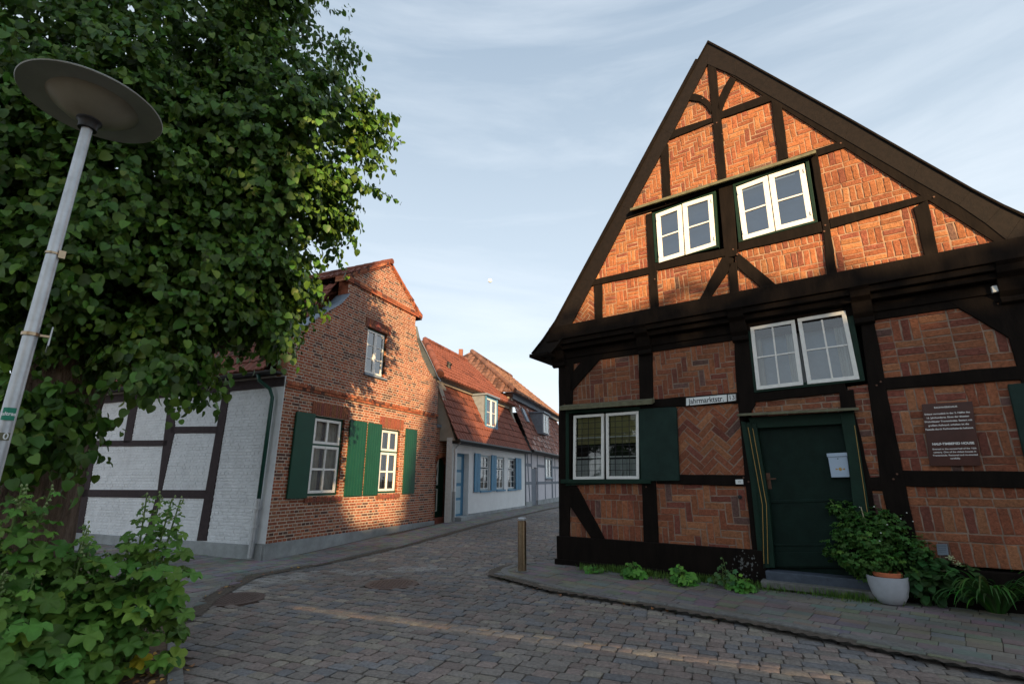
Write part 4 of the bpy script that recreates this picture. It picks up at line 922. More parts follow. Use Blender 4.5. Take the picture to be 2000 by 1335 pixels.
# dormer and skylight
a, b = kpx(826, 535, o=.2), kpx(860, 660, o=.2); mb = MB(); mb.box(K, a[0]-.08, b[0]+.08, b[1]-.08, a[1]+.08, -1.5, .2); dm = mb.build('dormer', M['greyt'], kh, bevel=.01)
q = [(a[0], a[1]), (b[0], a[1]), (b[0], b[1]), (a[0], b[1])]
for s in (0, .5): sash(K, dm, sub(q, s+.01, 0, s+.49, 1), .25, 1, 3, .05, .03, .04, m=M['white'])
sheet(K, dm, q, .205, M['bcurtain'], 'blind'); mb = MB(); mb.box(K, a[0]-.15, b[0]+.15, a[1]+.08, a[1]+.14, -1.6, .32); mb.build('dormer_roof', M['lead'], dm)
u, z = kpx(728, 545, o=-.3); mb = MB(); sl = (kb-kz)/1.15
def kk(u_, z_, l=0): o = .35-(z_-kz)/sl+l; return K.w(u_, z_+l*.3, o)
mb.loft([[kk(u-.25, z-.35, .0), kk(u+.25, z-.35, .0), kk(u+.25, z+.35, .0), kk(u-.25, z+.35, .0)], [kk(u-.25, z-.35, .12), kk(u+.25, z-.35, .12), kk(u+.25, z+.35, .12), kk(u-.25, z+.35, .12)]]); mb.build('skylight', M['lead'], kh)
# small chimney pot behind the roofs
cx = K.w(-1.0, 0, -6.5); u, z = K.px(c6(318, 160), -6.5); c = K.w(u, z, -6.5); mb = MB(); mb.abox(c[0]-.14, c[0]+.14, c[1]-.14, c[1]+.14, 5, z+.3, (.22, .09, .06)); mb.build('chimney', M['brick'], kh)
# ------------------------------------------------------------------ ground, street, pavements
RD = -.06
mb = MB(); S_ = 3000; mb.quad((-S_, -S_, -.16), (S_, -S_, -.16), (S_, S_, -.16), (-S_, S_, -.16)); mb.build('ground', M['asph'], kind='structure')
kerbL = [ground(*p, RD) for p in ((362, 1400), (358, 1330), (352, 1240), (362, 1200), (399, 1167), (481, 1126), (608, 1103), (795, 1062), (1000, 1009))]
d_ = (math.sin(R(20)), math.cos(R(20))); kerbL += [(kerbL[-1][0]+d_[0]*t, kerbL[-1][1]+d_[1]*t) for t in (4, 10, 18)]
kR = [ground(*p) for p in ((1092, 1096), (1045, 1097), (1003, 1102), (980, 1110), (977, 1116), (984, 1122), (1010, 1127), (1100, 1150), (1300, 1180), (1500, 1214), (2000, 1309))]
v_ = (kR[-1][0]-kR[-2][0], kR[-1][1]-kR[-2][1]); ln = math.hypot(*v_); kR.append((kR[-1][0]+v_[0]/ln*9, kR[-1][1]+v_[1]/ln*9))
def inpoly(x, y, P):
    c = False; j = len(P)-1
    for i in range(len(P)):
        if (P[i][1] > y) != (P[j][1] > y) and x < (P[j][0]-P[i][0])*(y-P[i][1])/(P[j][1]-P[i][1])+P[i][0]: c = not c
        j = i
    return c
def pdist(x, y, P):
    b = 1e9
    for (ax, ay), (bx, by) in zip(P, P[1:]):
        dx, dy = bx-ax, by-ay; t = max(0, min(1, ((x-ax)*dx+(y-ay)*dy)/(dx*dx+dy*dy+1e-9))); b = min(b, math.hypot(x-ax-t*dx, y-ay-t*dy))
    return b
wallR = [T.w(u, 0)[:2] for u in (0, 8.2)]
paveR = kR+[T.w(12, 0)[:2], T.w(0, 0)[:2]]
flank = (T.P[0]+9*math.sin(R(34.5)), T.P[1]+9*math.cos(R(34.5)))
road = kerbL+[(9, 36), (9, 24), flank, T.P]+kR+[(6, -3), (-2.4, 2)]
paveL = kerbL[3:]+[K.w(11, 0)[:2], K.w(0, 0)[:2], C.w(0, 0)[:2], B.w(0, 0)[:2], Wf.w(-6, 0)[:2], (-6.2, 8.5), (-4.4, 6.4)]
def flat(name, poly, dz, m, kind='structure', ys=None):
    mb = MB(); step = .1; x0 = min(p[0] for p in poly); x1 = max(p[0] for p in poly); y0 = min(p[1] for p in poly); y1 = max(p[1] for p in poly)
    y = y0
    pc = ccw(poly)
    while y < y1:
        for a, b in scan(poly, y+step/2): mb.quad((a-.22, y, G(y)+dz), (b+.22, y, G(y)+dz), (b+.22, y+step, G(y+step)+dz), (a-.22, y+step, G(y+step)+dz))
        y += step
    return mb
def stones(mb, poly, az, rowd, wr, gap, dz, dome, colf, bounds, jit=.008, chamf=.25, tilt=.02, avoid=(), big=1.0):
    e1 = (math.sin(R(az)), math.cos(R(az))); e2 = (-e1[1], e1[0]); o = bounds[0]; n1_, n2_ = bounds[1], bounds[2]; v = -n2_
    while v < n2_:
        rd = rowd*random.uniform(.9, 1.1); u = -n1_+random.uniform(0, .3); row = random.uniform(-.003, .003)
        while u < n1_:
            w = random.uniform(*wr); cu, cv = u+w/2, v+rd/2; x = o[0]+e1[0]*cu+e2[0]*cv; y = o[1]+e1[1]*cu+e2[1]*cv; u += w
            d0 = y*cP-EYE*sP
            if d0 < 2.5 or abs(x)/max(.1, d0) > 1.15 or not inpoly(x, y, poly): continue
            if any(math.hypot(x-a, y-b) < r for a, b, r in avoid): continue
            col = colf(x, y); hw, hd = w/2-gap/2, rd/2-gap/2; ch = min(hw, hd)*chamf; rt = random.uniform(-.03, .03)*tilt/.02
            out = [(-hw+ch, -hd), (hw-ch, -hd), (hw, -hd+ch), (hw, hd-ch), (hw-ch, hd), (-hw+ch, hd), (-hw, hd-ch), (-hw, -hd+ch)]
            out = [(a*math.cos(rt)-b*math.sin(rt)+random.uniform(-jit, jit), a*math.sin(rt)+b*math.cos(rt)+random.uniform(-jit, jit)) for a, b in out]
            tx, ty, h = random.uniform(-tilt, tilt), random.uniform(-tilt, tilt), dz+random.uniform(-.004, .004)+row; n = len(mb.v)
            for k, (sc, zz) in enumerate(((1, -.028), (1, -dome*.9), (.8, -dome*.22))):
                for a, b in out:
                    a, b = a*sc, b*sc; X, Y = x+e1[0]*a+e2[0]*b, y+e1[1]*a+e2[1]*b; mb.v.append((X, Y, G(Y)+h+zz+tx*a+ty*b))
            mb.v.append((x, y, G(y)+h+random.uniform(-.3, .3)*dome))
            for k in range(8):
                k2 = (k+1) % 8; mb.face((n+k, n+k2, n+8+k2, n+8+k), col, 0); mb.face((n+8+k, n+8+k2, n+16+k2, n+16+k), col, 0); mb.face((n+16+k, n+16+k2, n+24), col, 0)
        v += rd
MH = []
for p, nm in (((455, 1168), 'manhole_cover'), ((765, 1139), 'manhole_cover')):
    x, y = ground(*p, RD); MH.append((x, y, .42))
palec = [ground(*p, RD) for p in ((405, 1166), (470, 1138), (600, 1122), (720, 1116), (830, 1106))]
def cobc(x, y):
    k = random.random(); v = random.uniform(.84, 1.16)*(1.15+.22*math.sin(x*.9+1.3*math.sin(y*.7))*math.cos(y*.8+x*.3))
    c = (.165, .146, .128) if k < .38 else (.178, .142, .124) if k < .66 else (.135, .132, .132) if k < .9 else (.21, .185, .15)
    if pdist(x, y, palec) < .32+.08*math.sin(x*3): c = (.215, .205, .19) if random.random() < .7 else c
    elif pdist(x, y, kerbL[5:]) < .28: c = (.15, .145, .135)
    return tuple(a*v for a in c)
mb = flat('street', road, RD-.024, None); mb.mi = [1]*len(mb.f)
stones(mb, road, 113, .145, (.14, .25), .010, RD, .009, cobc, ((0, 14), 19, 15), avoid=MH)
mb.build('street', [M['stone'], M['joint']], smooth=True, angle=R(40), kind='structure')
mb = flat('pavement', paveR, -.012, None); mb.mi = [1]*len(mb.f)
grass_ = lambda x, y: tuple(a*random.uniform(.82, 1.15) for a in (.20, .185, .165))
stones(mb, paveR, 132.3, .19, (.27, .29), .009, 0, .003, grass_, ((3, 7), 14, 9), jit=.002, chamf=.05, tilt=.006)
mb.build('pavement', [M['slab'], M['joint']], kind='structure')
mb = flat('pavement', paveL, -.05, None); mb.mi = [1]*len(mb.f)
stones(mb, paveL, 23, .20, (.19, .21), .008, -.035, .003, lambda x, y: tuple(a*random.uniform(.82, 1.15) for a in (.225, .215, .20)), ((-3, 14), 20, 12), jit=.002, chamf=.05, tilt=.006)
mb.build('pavement', [M['slab'], M['joint']], kind='structure')
bed = [(-2.2, .5), kerbL[0], kerbL[1], kerbL[2], kerbL[3], (-4.5, 6.5), (-6.3, 8.6), (-9.5, 12.2), (-20, 14), (-20, .5)]
mb = MB(); mb.poly([(x, y, -.045) for x, y in bed][::-1]); mb.build('soil_bed', M['earth'], kind='structure')
def kerbs(line, w, z0, z1, seg=.8, side=1):
    mb = MB(); P = line; acc = []
    for (ax, ay), (bx, by) in zip(P, P[1:]):
        n = max(1, round(math.dist((ax, ay), (bx, by))/seg)); acc += [(ax+(bx-ax)*i/n, ay+(by-ay)*i/n) for i in range(n)]
    acc.append(P[-1]); nn = []
    for i in range(len(acc)):
        a, b = acc[max(0, i-1)], acc[min(len(acc)-1, i+1)]; l = math.dist(a, b) or 1; nn.append((-(b[1]-a[1])/l*side, (b[0]-a[0])/l*side))
    for i in range(len(acc)-1):
        a, b, na, nb = acc[i], acc[i+1], nn[i], nn[i+1]; j = random.uniform(-.004, .004); g = .006; l = math.dist(a, b)
        a2 = (a[0]+(b[0]-a[0])*g/l, a[1]+(b[1]-a[1])*g/l); b2 = (b[0]-(b[0]-a[0])*g/l, b[1]-(b[1]-a[1])*g/l)
        r = [(a2[0], a2[1]), (b2[0], b2[1]), (b2[0]+nb[0]*w, b2[1]+nb[1]*w), (a2[0]+na[0]*w, a2[1]+na[1]*w)]
        mb.loft([[(x, y, G(y)+z0) for x, y in r], [(x, y, G(y)+z1-.012+j) for x, y in r], [(x+(r[(k+2) % 4][0]-x)*.05, y+(r[(k+2) % 4][1]-y)*.05, G(y)+z1+j) for k, (x, y) in enumerate(r)]], c=(1, 1, 1))
    return mb
kerbs(kR, .13, -.15, .012, side=1).build('kerb', M['kerb'], kind='structure')
kerbs(kerbL, .12, -.15, -.028, seg=.9, side=1).build('kerb', M['kerb'], kind='structure')
for i, (x, y, r) in enumerate(MH):
    mb = MB(); z = RD+.002; mb.lathe((x, y, z), [(.43, -.03), (.43, .0), (.35, .001), (.345, -.006), (.34, -.006), (.335, .002), (.0, .002)], 40)
    for a in range(-5, 6):
        for b in range(-5, 6):
            if math.hypot(a, b) < 5.2: mb.abox(x+a*.06-.02, x+a*.06+.02, y+b*.06-.02, y+b*.06+.02, z, z+.006)
    mb.build('manhole_cover', M['iron'], loc=(x, y, 0), group='round manhole covers in the cobbled street', label=['round iron manhole cover close to the left kerb', 'round iron manhole cover out in the middle of the cobbles'][i], cat='manhole cover')

# ------------------------------------------------------------------ bollard, street lamp
x, y = ground(1020, 1115); bo = empty('bollard', (x, y, 0), 'slim brushed steel bollard at the pavement corner', 'bollard')
mb = MB(); mb.lathe((x, y, 0), [(.078, -.02), (.078, .86), (.07, .868)], 32); mb.build('post', M['steel'], bo, smooth=True, angle=R(35))
mb = MB(); mb.lathe((x, y, 0), [(.066, .866), (.066, .876), (.08, .878), (.08, .905), (.07, .916), (0, .918)], 32); mb.build('cap', M['zinc'], bo, smooth=True, angle=R(35))
mb = MB(); mb.lathe((x, y, 0), [(.13, -.02), (.13, .01), (.08, .014)], 24); mb.build('foot', M['kerb'], bo)
LX, LY = -3.47, 3.4; lp = empty('street_lamp', (LX, LY, 0), 'grey metal street lamp with flat disc shade in front of the linden', 'street lamp')
mb = MB(); mb.tube([(LX, LY, -.1), (LX, LY, 1.0), (LX, LY, 4.42)], [.052, .047, .036], 24); mb.build('pole', M['zinc'], lp, smooth=True, angle=R(40))
hz_ = 4.50
mb = MB(); mb.lathe((LX, LY, hz_), [(.04, -.15), (.062, -.15), (.066, -.10), (.085, -.08), (.085, -.05), (.04, -.03)], 24); mb.build('collar', M['black'], lp, smooth=True, angle=R(40))
mb = MB(); mb.lathe((LX, LY, hz_), [(.30, .085), (.44, .082), (.47, .075), (.475, .083), (.455, .10), (.38, .135), (.25, .17), (.1, .19), (0, .195)], 56); sh = mb.build('lamp_shade', M['lampm'], lp, smooth=True, angle=R(50))
mb = MB(); mb.lathe((LX, LY, hz_), [(.08, -.07), (.13, -.05), (.19, -.015), (.25, .035), (.29, .072), (.305, .088)], 48); mb.build('diffuser', M['lampg'], sh, smooth=True)
LF = Fr((LX, LY), 45); 
def on_pole(px, py): return LF.px((px, py), .04)[1]
z1_ = on_pole(105, 493); mb = MB(); mb.tube([(LX, LY, z1_-.008), (LX, LY, z1_+.008)], .047, 20); mb.box(LF, .03, .07, z1_-.03, z1_+.03, -.01, .04); mb.build('clamp', M['steel'], lp)
z2_ = on_pole(68, 652); mb = MB(); mb.tube([(LX, LY, z2_-.012), (LX, LY, z2_+.012)], .053, 20); mb.box(LF, .04, .10, z2_-.008, z2_+.008, -.01, .02); mb.build('clamp', M['steel'], lp)
mb = MB(); mb.box(LF, .10, .108, z2_-.07, z2_+.07, -.25, .04); mb.build('sign_plate', M['zinc'], lp)
def decal(zc, h, a0, a1, m, name='sticker'):
    mb = MB(); r = .0525
    for i in range(8):
        a, b = R(a0+(a1-a0)*i/8), R(a0+(a1-a0)*(i+1)/8); f = lambda t, z: (LX+r*math.cos(t), LY+r*math.sin(t), z)
        mb.quad(f(a, zc-h/2), f(b, zc-h/2), f(b, zc+h/2), f(a, zc+h/2))
    return mb.build(name, m, lp)
z3 = on_pole(18, 808); decal(z3, .085, -85, -8, M['sticker'])
def curved_text(body, zc, size, a0, m):
    cu = bpy.data.curves.new('t', 'FONT'); cu.body = body; cu.size = size; cu.align_x = 'CENTER'; cu.align_y = 'CENTER'; cu.offset = .001
    tmp = bpy.data.objects.new('t', cu); COL.objects.link(tmp); me = bpy.data.meshes.new_from_object(tmp.evaluated_get(bpy.context.evaluated_depsgraph_get())); bpy.data.objects.remove(tmp)
    for v in me.vertices:
        a = R(a0)+v.co.x/.053; v.co = Vector((LX+.0535*math.cos(a), LY+.0535*math.sin(a), zc+v.co.y))-ROOTLOC[lp]
    me.materials.clear(); me.materials.append(m); o = bpy.data.objects.new('lettering', me); COL.objects.link(o); o.parent = lp
curved_text('ultras', z3, .034, -46, M['enamel'])
z4 = on_pole(10, 852); decal(z4, .05, -100, -5, M['mould'], 'number_plate'); curved_text('0', z4, .06, -30, M['enamel'])

# ------------------------------------------------------------------ foliage
def leafmesh(name, tv, tf, pos, X, Nn, sc, col, m, parent=None, base=None, **kw):
    pos, X, Nn = map(np.asarray, (pos, X, Nn)); sc = np.asarray(sc)[:, None, None]; col = np.asarray(col)
    X = X/np.linalg.norm(X, axis=1, keepdims=True); Z = Nn-(Nn*X).sum(1, keepdims=True)*X; Z /= np.linalg.norm(Z, axis=1, keepdims=True)+1e-9; Y = np.cross(Z, X)
    tv = np.asarray(tv, float); V = pos[:, None, :]+sc*(tv[None, :, 0:1]*X[:, None]+tv[None, :, 1:2]*Y[:, None]+tv[None, :, 2:3]*Z[:, None])
    b = ROOTLOC[parent] if parent is not None else Vector(base or (0, 0, 0)); V = V-np.array(b)
    n, k = len(pos), len(tv); V = V.reshape(-1, 3).astype(np.float32)
    tot = np.array([len(f) for f in tf]); fl = np.concatenate([np.array(f) for f in tf]); li = (fl[None]+(np.arange(n)*k)[:, None]).ravel()
    lt = np.tile(tot, n); ls = np.concatenate([[0], np.cumsum(lt)[:-1]])
    me = bpy.data.meshes.new(name); me.vertices.add(len(V)); me.vertices.foreach_set('co', V.ravel()); me.loops.add(len(li)); me.loops.foreach_set('vertex_index', li.astype(np.int32))
    me.polygons.add(len(lt)); me.polygons.foreach_set('loop_start', ls.astype(np.int32)); me.polygons.foreach_set('loop_total', lt.astype(np.int32)); me.update(calc_edges=True)
    ca = me.color_attributes.new('Col', 'FLOAT_COLOR', 'CORNER'); cc_ = np.repeat(np.concatenate([col, np.ones((n, 1))], 1), len(fl), axis=0).astype(np.float32); ca.data.foreach_set('color', cc_.ravel())
    me.polygons.foreach_set('use_smooth', [True]*len(lt)); me.materials.append(m); o = bpy.data.objects.new(name, me); COL.objects.link(o)
    if parent is not None: o.parent = parent
    else: o.location = b
    ROOTLOC[o] = b; return tag(o, **kw)
def fold(v): return [(x, y, abs(y)*.28-.22*x*x) for x, y in v]
LINV = fold([(0, 0), (.35, 0), (.7, 0), (1.0, 0), (-.05, .2), (.1, .42), (.4, .47), (.74, .31), (-.05, -.2), (.1, -.42), (.4, -.47), (.74, -.31)])
LINF = [(0, 1, 5, 4), (1, 6, 5), (1, 2, 7, 6), (2, 3, 7), (0, 8, 9, 1), (1, 9, 10), (1, 10, 11, 2), (2, 11, 3)]
def lobed(nl=5, k=20):
    v = [(0.12, 0, 0)]; 
    for i in range(k):
        a = math.pi*(-.93+1.86*i/(k-1)); t = (i/(k-1)*nl) % 1; r = .46*(1-.30*abs(2*t-1)**1.6+.05*math.sin(i*5)); v.append((.12+r*math.cos(a), r*math.sin(a)*1.08, (.09*math.cos(2*math.pi*t)-.06)+.02*math.sin(i*3)))
    v2 = [(.12+(x-.12)*.55, y*.55, z*.35-.03+.02*(i % 2)) for i, (x, y, z) in enumerate(v[1:])]
    V = v[:1]+v2+v[1:]; F = [(0, 1+i, 2+i) for i in range(k-1)]+[(1+i, 1+k+i, 2+k+i, 2+i) for i in range(k-1)]; return V, F
MALV, MALF = lobed(5, 26)
def greens(n, base, var=.3, yel=.0):
    c = np.tile(np.array(base), (n, 1))*rng.uniform(1-var, 1+var, (n, 1)); c[:, 0] *= rng.uniform(.8, 1.3, n); k = rng.random(n) < .10; c[k] *= np.array([1.7, 1.4, 1.2]); k = rng.random(n) < .12; c[k] *= .6; return c

# the linden
lt_ = empty('linden_tree', (-5.9, 6.3, -.05), 'large dense linden tree with drooping leafy branches behind the lamp', 'tree')
mb = MB(); prof = [(-.1, .60), (.3, .5), (.9, .44), (1.8, .41), (2.6, .42), (3.3, .46)]
rings = []; 
for z, r in prof: rings.append([(-5.9+.05*z+r*(1+.09*math.sin(3*a+z)+.05*math.sin(11*a+2*z)+.03*math.sin(23*a))*math.cos(a), 6.3+r*(1+.09*math.sin(3*a+z)+.05*math.sin(11*a+2*z))*math.sin(a), z) for a in [2*math.pi*j/64 for j in range(64)]])
mb.loft(rings, cap1=False); mb.build('trunk', M['bark'], lt_, smooth=True)
CR = [  # crown lumps: centre, radii, how many twigs
    ((-5.8, 7.2, 6.8), (2.8, 2.3, 3.3), 2300), ((-3.85, 7.1, 7.0), (1.4, 1.5, 1.3), 1050), ((-4.75, 7.3, 9.3), (1.5, 1.7, 1.9), 900), ((-3.75, 6.9, 5.5), (1.05, 1.2, 1.0), 620),
    ((-4.1, 6.7, 4.6), (1.0, 1.1, .85), 560), ((-3.62, 6.6, 3.95), (.42, .6, .35), 130), ((-4.5, 6.0, 3.7), (.75, .8, .7), 400), ((-4.05, 5.6, 3.0), (.28, .35, .38), 80),
    ((-5.0, 5.6, 4.1), (1.0, .9, .85), 560), ((-6.0, 5.3, 5.0), (1.2, 1.0, 1.35), 760), ((-5.2, 5.6, 5.6), (1.4, 1.0, 1.5), 800), ((-6.3, 5.3, 6.8), (1.6, 1.0, 1.6), 760),
    ((-7.6, 6.8, 3.3), (1.3, .9, 1.3), 260), ((-6.9, 5.6, 3.6), (.8, .7, .7), 170), ((-7.2, 4.9, 5.7), (1.2, 1.0, 2.0), 300), ((-5.2, 6.2, 8.4), (1.6, 1.2, 1.6), 420), ((-5.0, 5.1, 2.05), (.6, .35, .22), 190), ((-5.6, 4.9, 2.2), (.65, .4, .32), 210), ((-5.2, 5.2, 2.2), (.3, .25, .25), 40)]
pos, X, NN, sc = [], [], [], []; limbs = MB()
for c, r, n in CR:
    bough = []
    for _ in range(n):
        v = rng.normal(size=3); v /= np.linalg.norm(v)
        if bough and random.random() < .78: v = bough[-1]+rng.normal(size=3)*.13; v[2] -= abs(rng.normal())*.12; v /= np.linalg.norm(v)
        if random.random() < .11: bough.append(v.copy())
        elif v[1] > .55 and random.random() < .75: v[1] = -v[1]
        if random.random() < .4: v[1] = -abs(v[1])
        rad = rng.uniform(.5, 1.0)**.5 if random.random() < .8 else rng.uniform(.3, .75); lump = 1+.12*math.sin(v[0]*7+c[2])+.10*math.sin(v[2]*9+v[0]*5)
        p = np.array(c)+v*np.array(r)*rad*lump
        o = v*np.array([1, 1, .5]); o /= np.linalg.norm(o); tw = o*.7+rng.normal(size=3)*.35+np.array([0, 0, .1]); tw /= np.linalg.norm(tw)
        L_ = rng.uniform(.25, .55); k = int(L_*24); side = np.cross(tw, [0, 0, 1]); side /= np.linalg.norm(side)+1e-6; q = p.copy()
        for i in range(k):
            t = i/k; tw2 = tw+np.array([0, 0, -1.3*t*t]); q = q+tw2*L_/k
            s = 1 if i % 2 else -1
            pos.append(q+side*s*.02+rng.normal(size=3)*.02); X.append(side*s*.55+tw2*.45+np.array([0, 0, -.75])+rng.normal(size=3)*.3); NN.append(o*.7+np.array([0, 0, .75])+rng.normal(size=3)*.55); sc.append(rng.uniform(.055, .15)*(1-.2*t))
pos = np.array(pos); keep = (np.hypot(pos[:, 0], pos[:, 1]) > 5.35) | (pos[:, 2] < 2.3)
keep &= ~((np.hypot(pos[:, 0]-LX, pos[:, 1]-LY) < .7))
pos, X, NN, sc = pos[keep], np.array(X)[keep], np.array(NN)[keep], np.array(sc)[keep]
print('LINDEN LEAVES', len(pos))
leafmesh('crown', LINV, LINF, pos, X, NN, sc, greens(len(pos), (.066, .145, .020), .42), M['leaf'], lt_)
def limb(a, b, r0, r1, n=7):
    a, b = np.array(a), np.array(b); mb = MB(); off = rng.normal(size=3)*.25
    mb.tube([tuple(a+(b-a)*t+off*math.sin(t*math.pi)+rng.normal(size=3)*.04*(0 < t < 1)) for t in np.linspace(0, 1, n)], list(np.linspace(r0, r1, n)), 9); return mb
for a, b, r0 in (((-5.8, 6.3, 3.0), (-5.4, 7.1, 8.0), .3), ((-5.75, 6.3, 3.0), (-3.9, 7.0, 7.0), .22), ((-5.8, 6.2, 3.1), (-6.9, 5.4, 6.5), .22), ((-5.7, 6.3, 3.4), (-4.2, 7.2, 9.4), .2), ((-5.6, 6.2, 2.9), (-3.9, 6.7, 4.6), .13), ((-5.6, 6.1, 2.7), (-4.4, 5.9, 3.3), .08), ((-5.8, 6.0, 3.2), (-6.1, 5.2, 4.8), .14), ((-5.7, 5.9, 1.6), (-5.0, 5.2, 2.0), .03), ((-5.9, 5.9, 1.6), (-5.8, 5.0, 2.2), .03)):
    limb(a, b, r0, r0*.25).build('branch', M['bark'], lt_, smooth=True)
# number tag on the trunk
x, y, z = -5.35, 5.85, 0; TF = Fr((-5.45, 5.83), 90+43); u, z = TF.px((118, 765), 0)
mb = MB(); mb.box(TF, u-.07, u+.07, z-.03, z+.03, -.05, .012); mb.build('trunk_tag', M['black'], None, label='small dark tag plate nailed on the linden trunk', cat='tag', loc=TF.w(u, z, 0))

def mallow(x, y, h, lean, label, nst=3, big=.13, name='hollyhock', group='hollyhocks in the left bed', spike=True, spread=.28, base_leaves=10, gb=(.115, .245, .042)):
    e = empty(name, (x, y, -.05), label, 'plant', group); st = MB(); bd = MB(); pos, X, NN, sc, pc = [], [], [], [], []
    for s in range(nst):
        a = random.uniform(0, 6.28); hh = h*random.uniform(.72, 1.0) if s else h; tx = x+lean[0]*hh+spread*.5*math.cos(a)*(s > 0); ty = y+lean[1]*hh+spread*.5*math.sin(a)*(s > 0)
        bx, by = x+.06*math.cos(a), y+.06*math.sin(a); n = 8; P = [Vector((bx+(tx-bx)*(t**1.3), by+(ty-by)*(t**1.3), -.05+(hh+.05)*t)) for t in [i/n for i in range(n+1)]]
        st.tube(P, [.011*(1-.6*i/n)*(h+.4)/1.4 for i in range(n+1)], 6); m = int(hh*24)
        for i in range(m):
            t = (i+random.random())/m; p = P[0].lerp(P[-1], t); k = t*n; p = P[int(min(k, n-1))].lerp(P[int(min(k, n-1))+1], k-int(min(k, n-1)))
            fade = 1 if t < .55 else max(.28, 1-(t-.55)*1.7); a = i*2.4+random.uniform(-.4, .4); pl_ = (.10+.20*(1-t))*random.uniform(.7, 1.2)*fade*h**.5
            q = p+Vector((math.cos(a)*pl_, math.sin(a)*pl_, pl_*.35)); st.tube([p, p.lerp(q, .6)+Vector((0, 0, .02)), q], .0032, 4)
            pos.append(tuple(q)); X.append((math.cos(a), math.sin(a), random.uniform(-.7, .0))); NN.append((math.cos(a)*.35+random.gauss(0, .35)-x*.08, math.sin(a)*.35+random.gauss(0, .35)-y*.08, .75)); sc.append(big*2.4*fade*random.uniform(.7, 1.15))
        if spike:
            for i in range(9):
                t = i/9; p = P[-1]+Vector((random.uniform(-.02, .02), random.uniform(-.02, .02), -.26*t+.02)); bd.lathe(tuple(p), [(0, -.012), (.010+.006*t, 0), (.005, .014), (0, .018)], 7)
    for i in range(base_leaves):
        a = random.uniform(0, 6.28); d = random.uniform(.05, spread); z = random.uniform(.1, .5)*h
        pos.append((x+math.cos(a)*d, y+math.sin(a)*d, z)); X.append((math.cos(a), math.sin(a), -.3)); NN.append((math.cos(a)*.4-x*.08, math.sin(a)*.4-y*.08, .8)); sc.append(big*2.2*random.uniform(.7, 1.2)); st.tube([(x, y, 0), (x+math.cos(a)*d*.5, y+math.sin(a)*d*.5, z*.7), (x+math.cos(a)*d, y+math.sin(a)*d, z)], .004, 4)
    st.build('stem', M['stem'], e); 
    if spike: bd.build('buds', M['bud'], e)
    leafmesh('leaves', MALV, MALF, pos, X, NN, sc, greens(len(pos), gb, .28), M['mallow'], e); return e
for i, (x, y, h, ln, nst, big, lab) in enumerate((
    (-3.42, 4.95, 1.62, (.03, .0), 4, .095, 'tall hollyhock with bud spikes, rightmost in the bed by the road'),
    (-3.6, 4.6, .95, (.0, 0), 4, .105, 'leafy hollyhock at the road edge below the tallest spikes'),
    (-3.75, 4.6, 1.35, (.0, .0), 4, .115, 'hollyhock in front of the white wall with drooping lobed leaves'),
    (-4.15, 4.35, 1.70, (.02, 0), 3, .125, 'tall hollyhock with pale spike in front of the linden trunk'),
    (-4.6, 4.3, 1.72, (.0, 0), 3, .125, 'tall hollyhock beneath the lamp post at the left edge'),
    (-3.6, 4.05, 1.05, (.0, 0), 4, .12, 'bushy hollyhock in the middle of the bed'),
    (-3.95, 3.9, 1.25, (.0, 0), 4, .125, 'bushy hollyhock behind the lamp post foot'),
    (-3.6, 4.3, .55, (.0, 0), 4, .11, 'low hollyhock near the kerb above the yellow leaf'),
    (-3.4, 3.5, .8, (.0, 0), 4, .12, 'low broad-leaved hollyhock at the lower left corner'),
    (-3.55, 3.35, 1.05, (.0, 0), 4, .125, 'broad-leaved hollyhock lowest at the left edge'),
    (-3.9, 3.35, .9, (.0, 0), 4, .10, 'hollyhock at the left edge under the lamp pole'))):
    mallow(x, y, h*.9, ln, lab, nst+1, big, spike=h > 1.2, spread=.38, base_leaves=34)
# yellowed leaves hanging low
x, y = ground(285, 1268, .12); e = None
x += .12; y -= .25; pos = [(x, y, .14), (x-.25, y+.05, .2), (x-.12, y-.05, .07)]; leafmesh('yellow_leaves', MALV, MALF, pos, [(.5, -.5, -.5), (-.4, -.5, -.3), (.2, -.6, -.1)], [(.0, -.8, .6), (.1, -.7, .7), (0, -.4, .9)], [.19, .12, .13], [(1, 1, 1)]*3, M['yleaf'], base=(x, y, 0), label='bright yellow withered mallow leaves low at the bed edge', cat='leaves')
pos, X, NN, sc, col = [], [], [], [], []
for _ in range(170):                                                   # leaf litter on the bed edge and along the kerbs
    if random.random() < .6: x, y = ground(random.gauss(285, 38), random.uniform(1270, 1330), -.03)
    else:
        a = random.choice([kR[6:10], kerbL[3:7]]); i = random.randint(0, len(a)-2); t = random.random(); x = a[i][0]+(a[i+1][0]-a[i][0])*t+random.gauss(0, .08); y = a[i][1]+(a[i+1][1]-a[i][1])*t-.12+random.gauss(0, .05)
    pos.append((x, y, -.035)); a = random.uniform(0, 6.28); X.append((math.cos(a), math.sin(a), random.uniform(-.1, .3))); NN.append((random.gauss(0, .25), random.gauss(0, .25), 1)); sc.append(random.uniform(.02, .06)); col.append(random.choice([(.32, .14, .05), (.22, .10, .05), (.45, .25, .06), (.18, .12, .08)]))
leafmesh('leaf_litter', LINV, LINF, pos, X, NN, sc, col, mat('dry_leaf', None, .8, attr=True), kind='stuff')
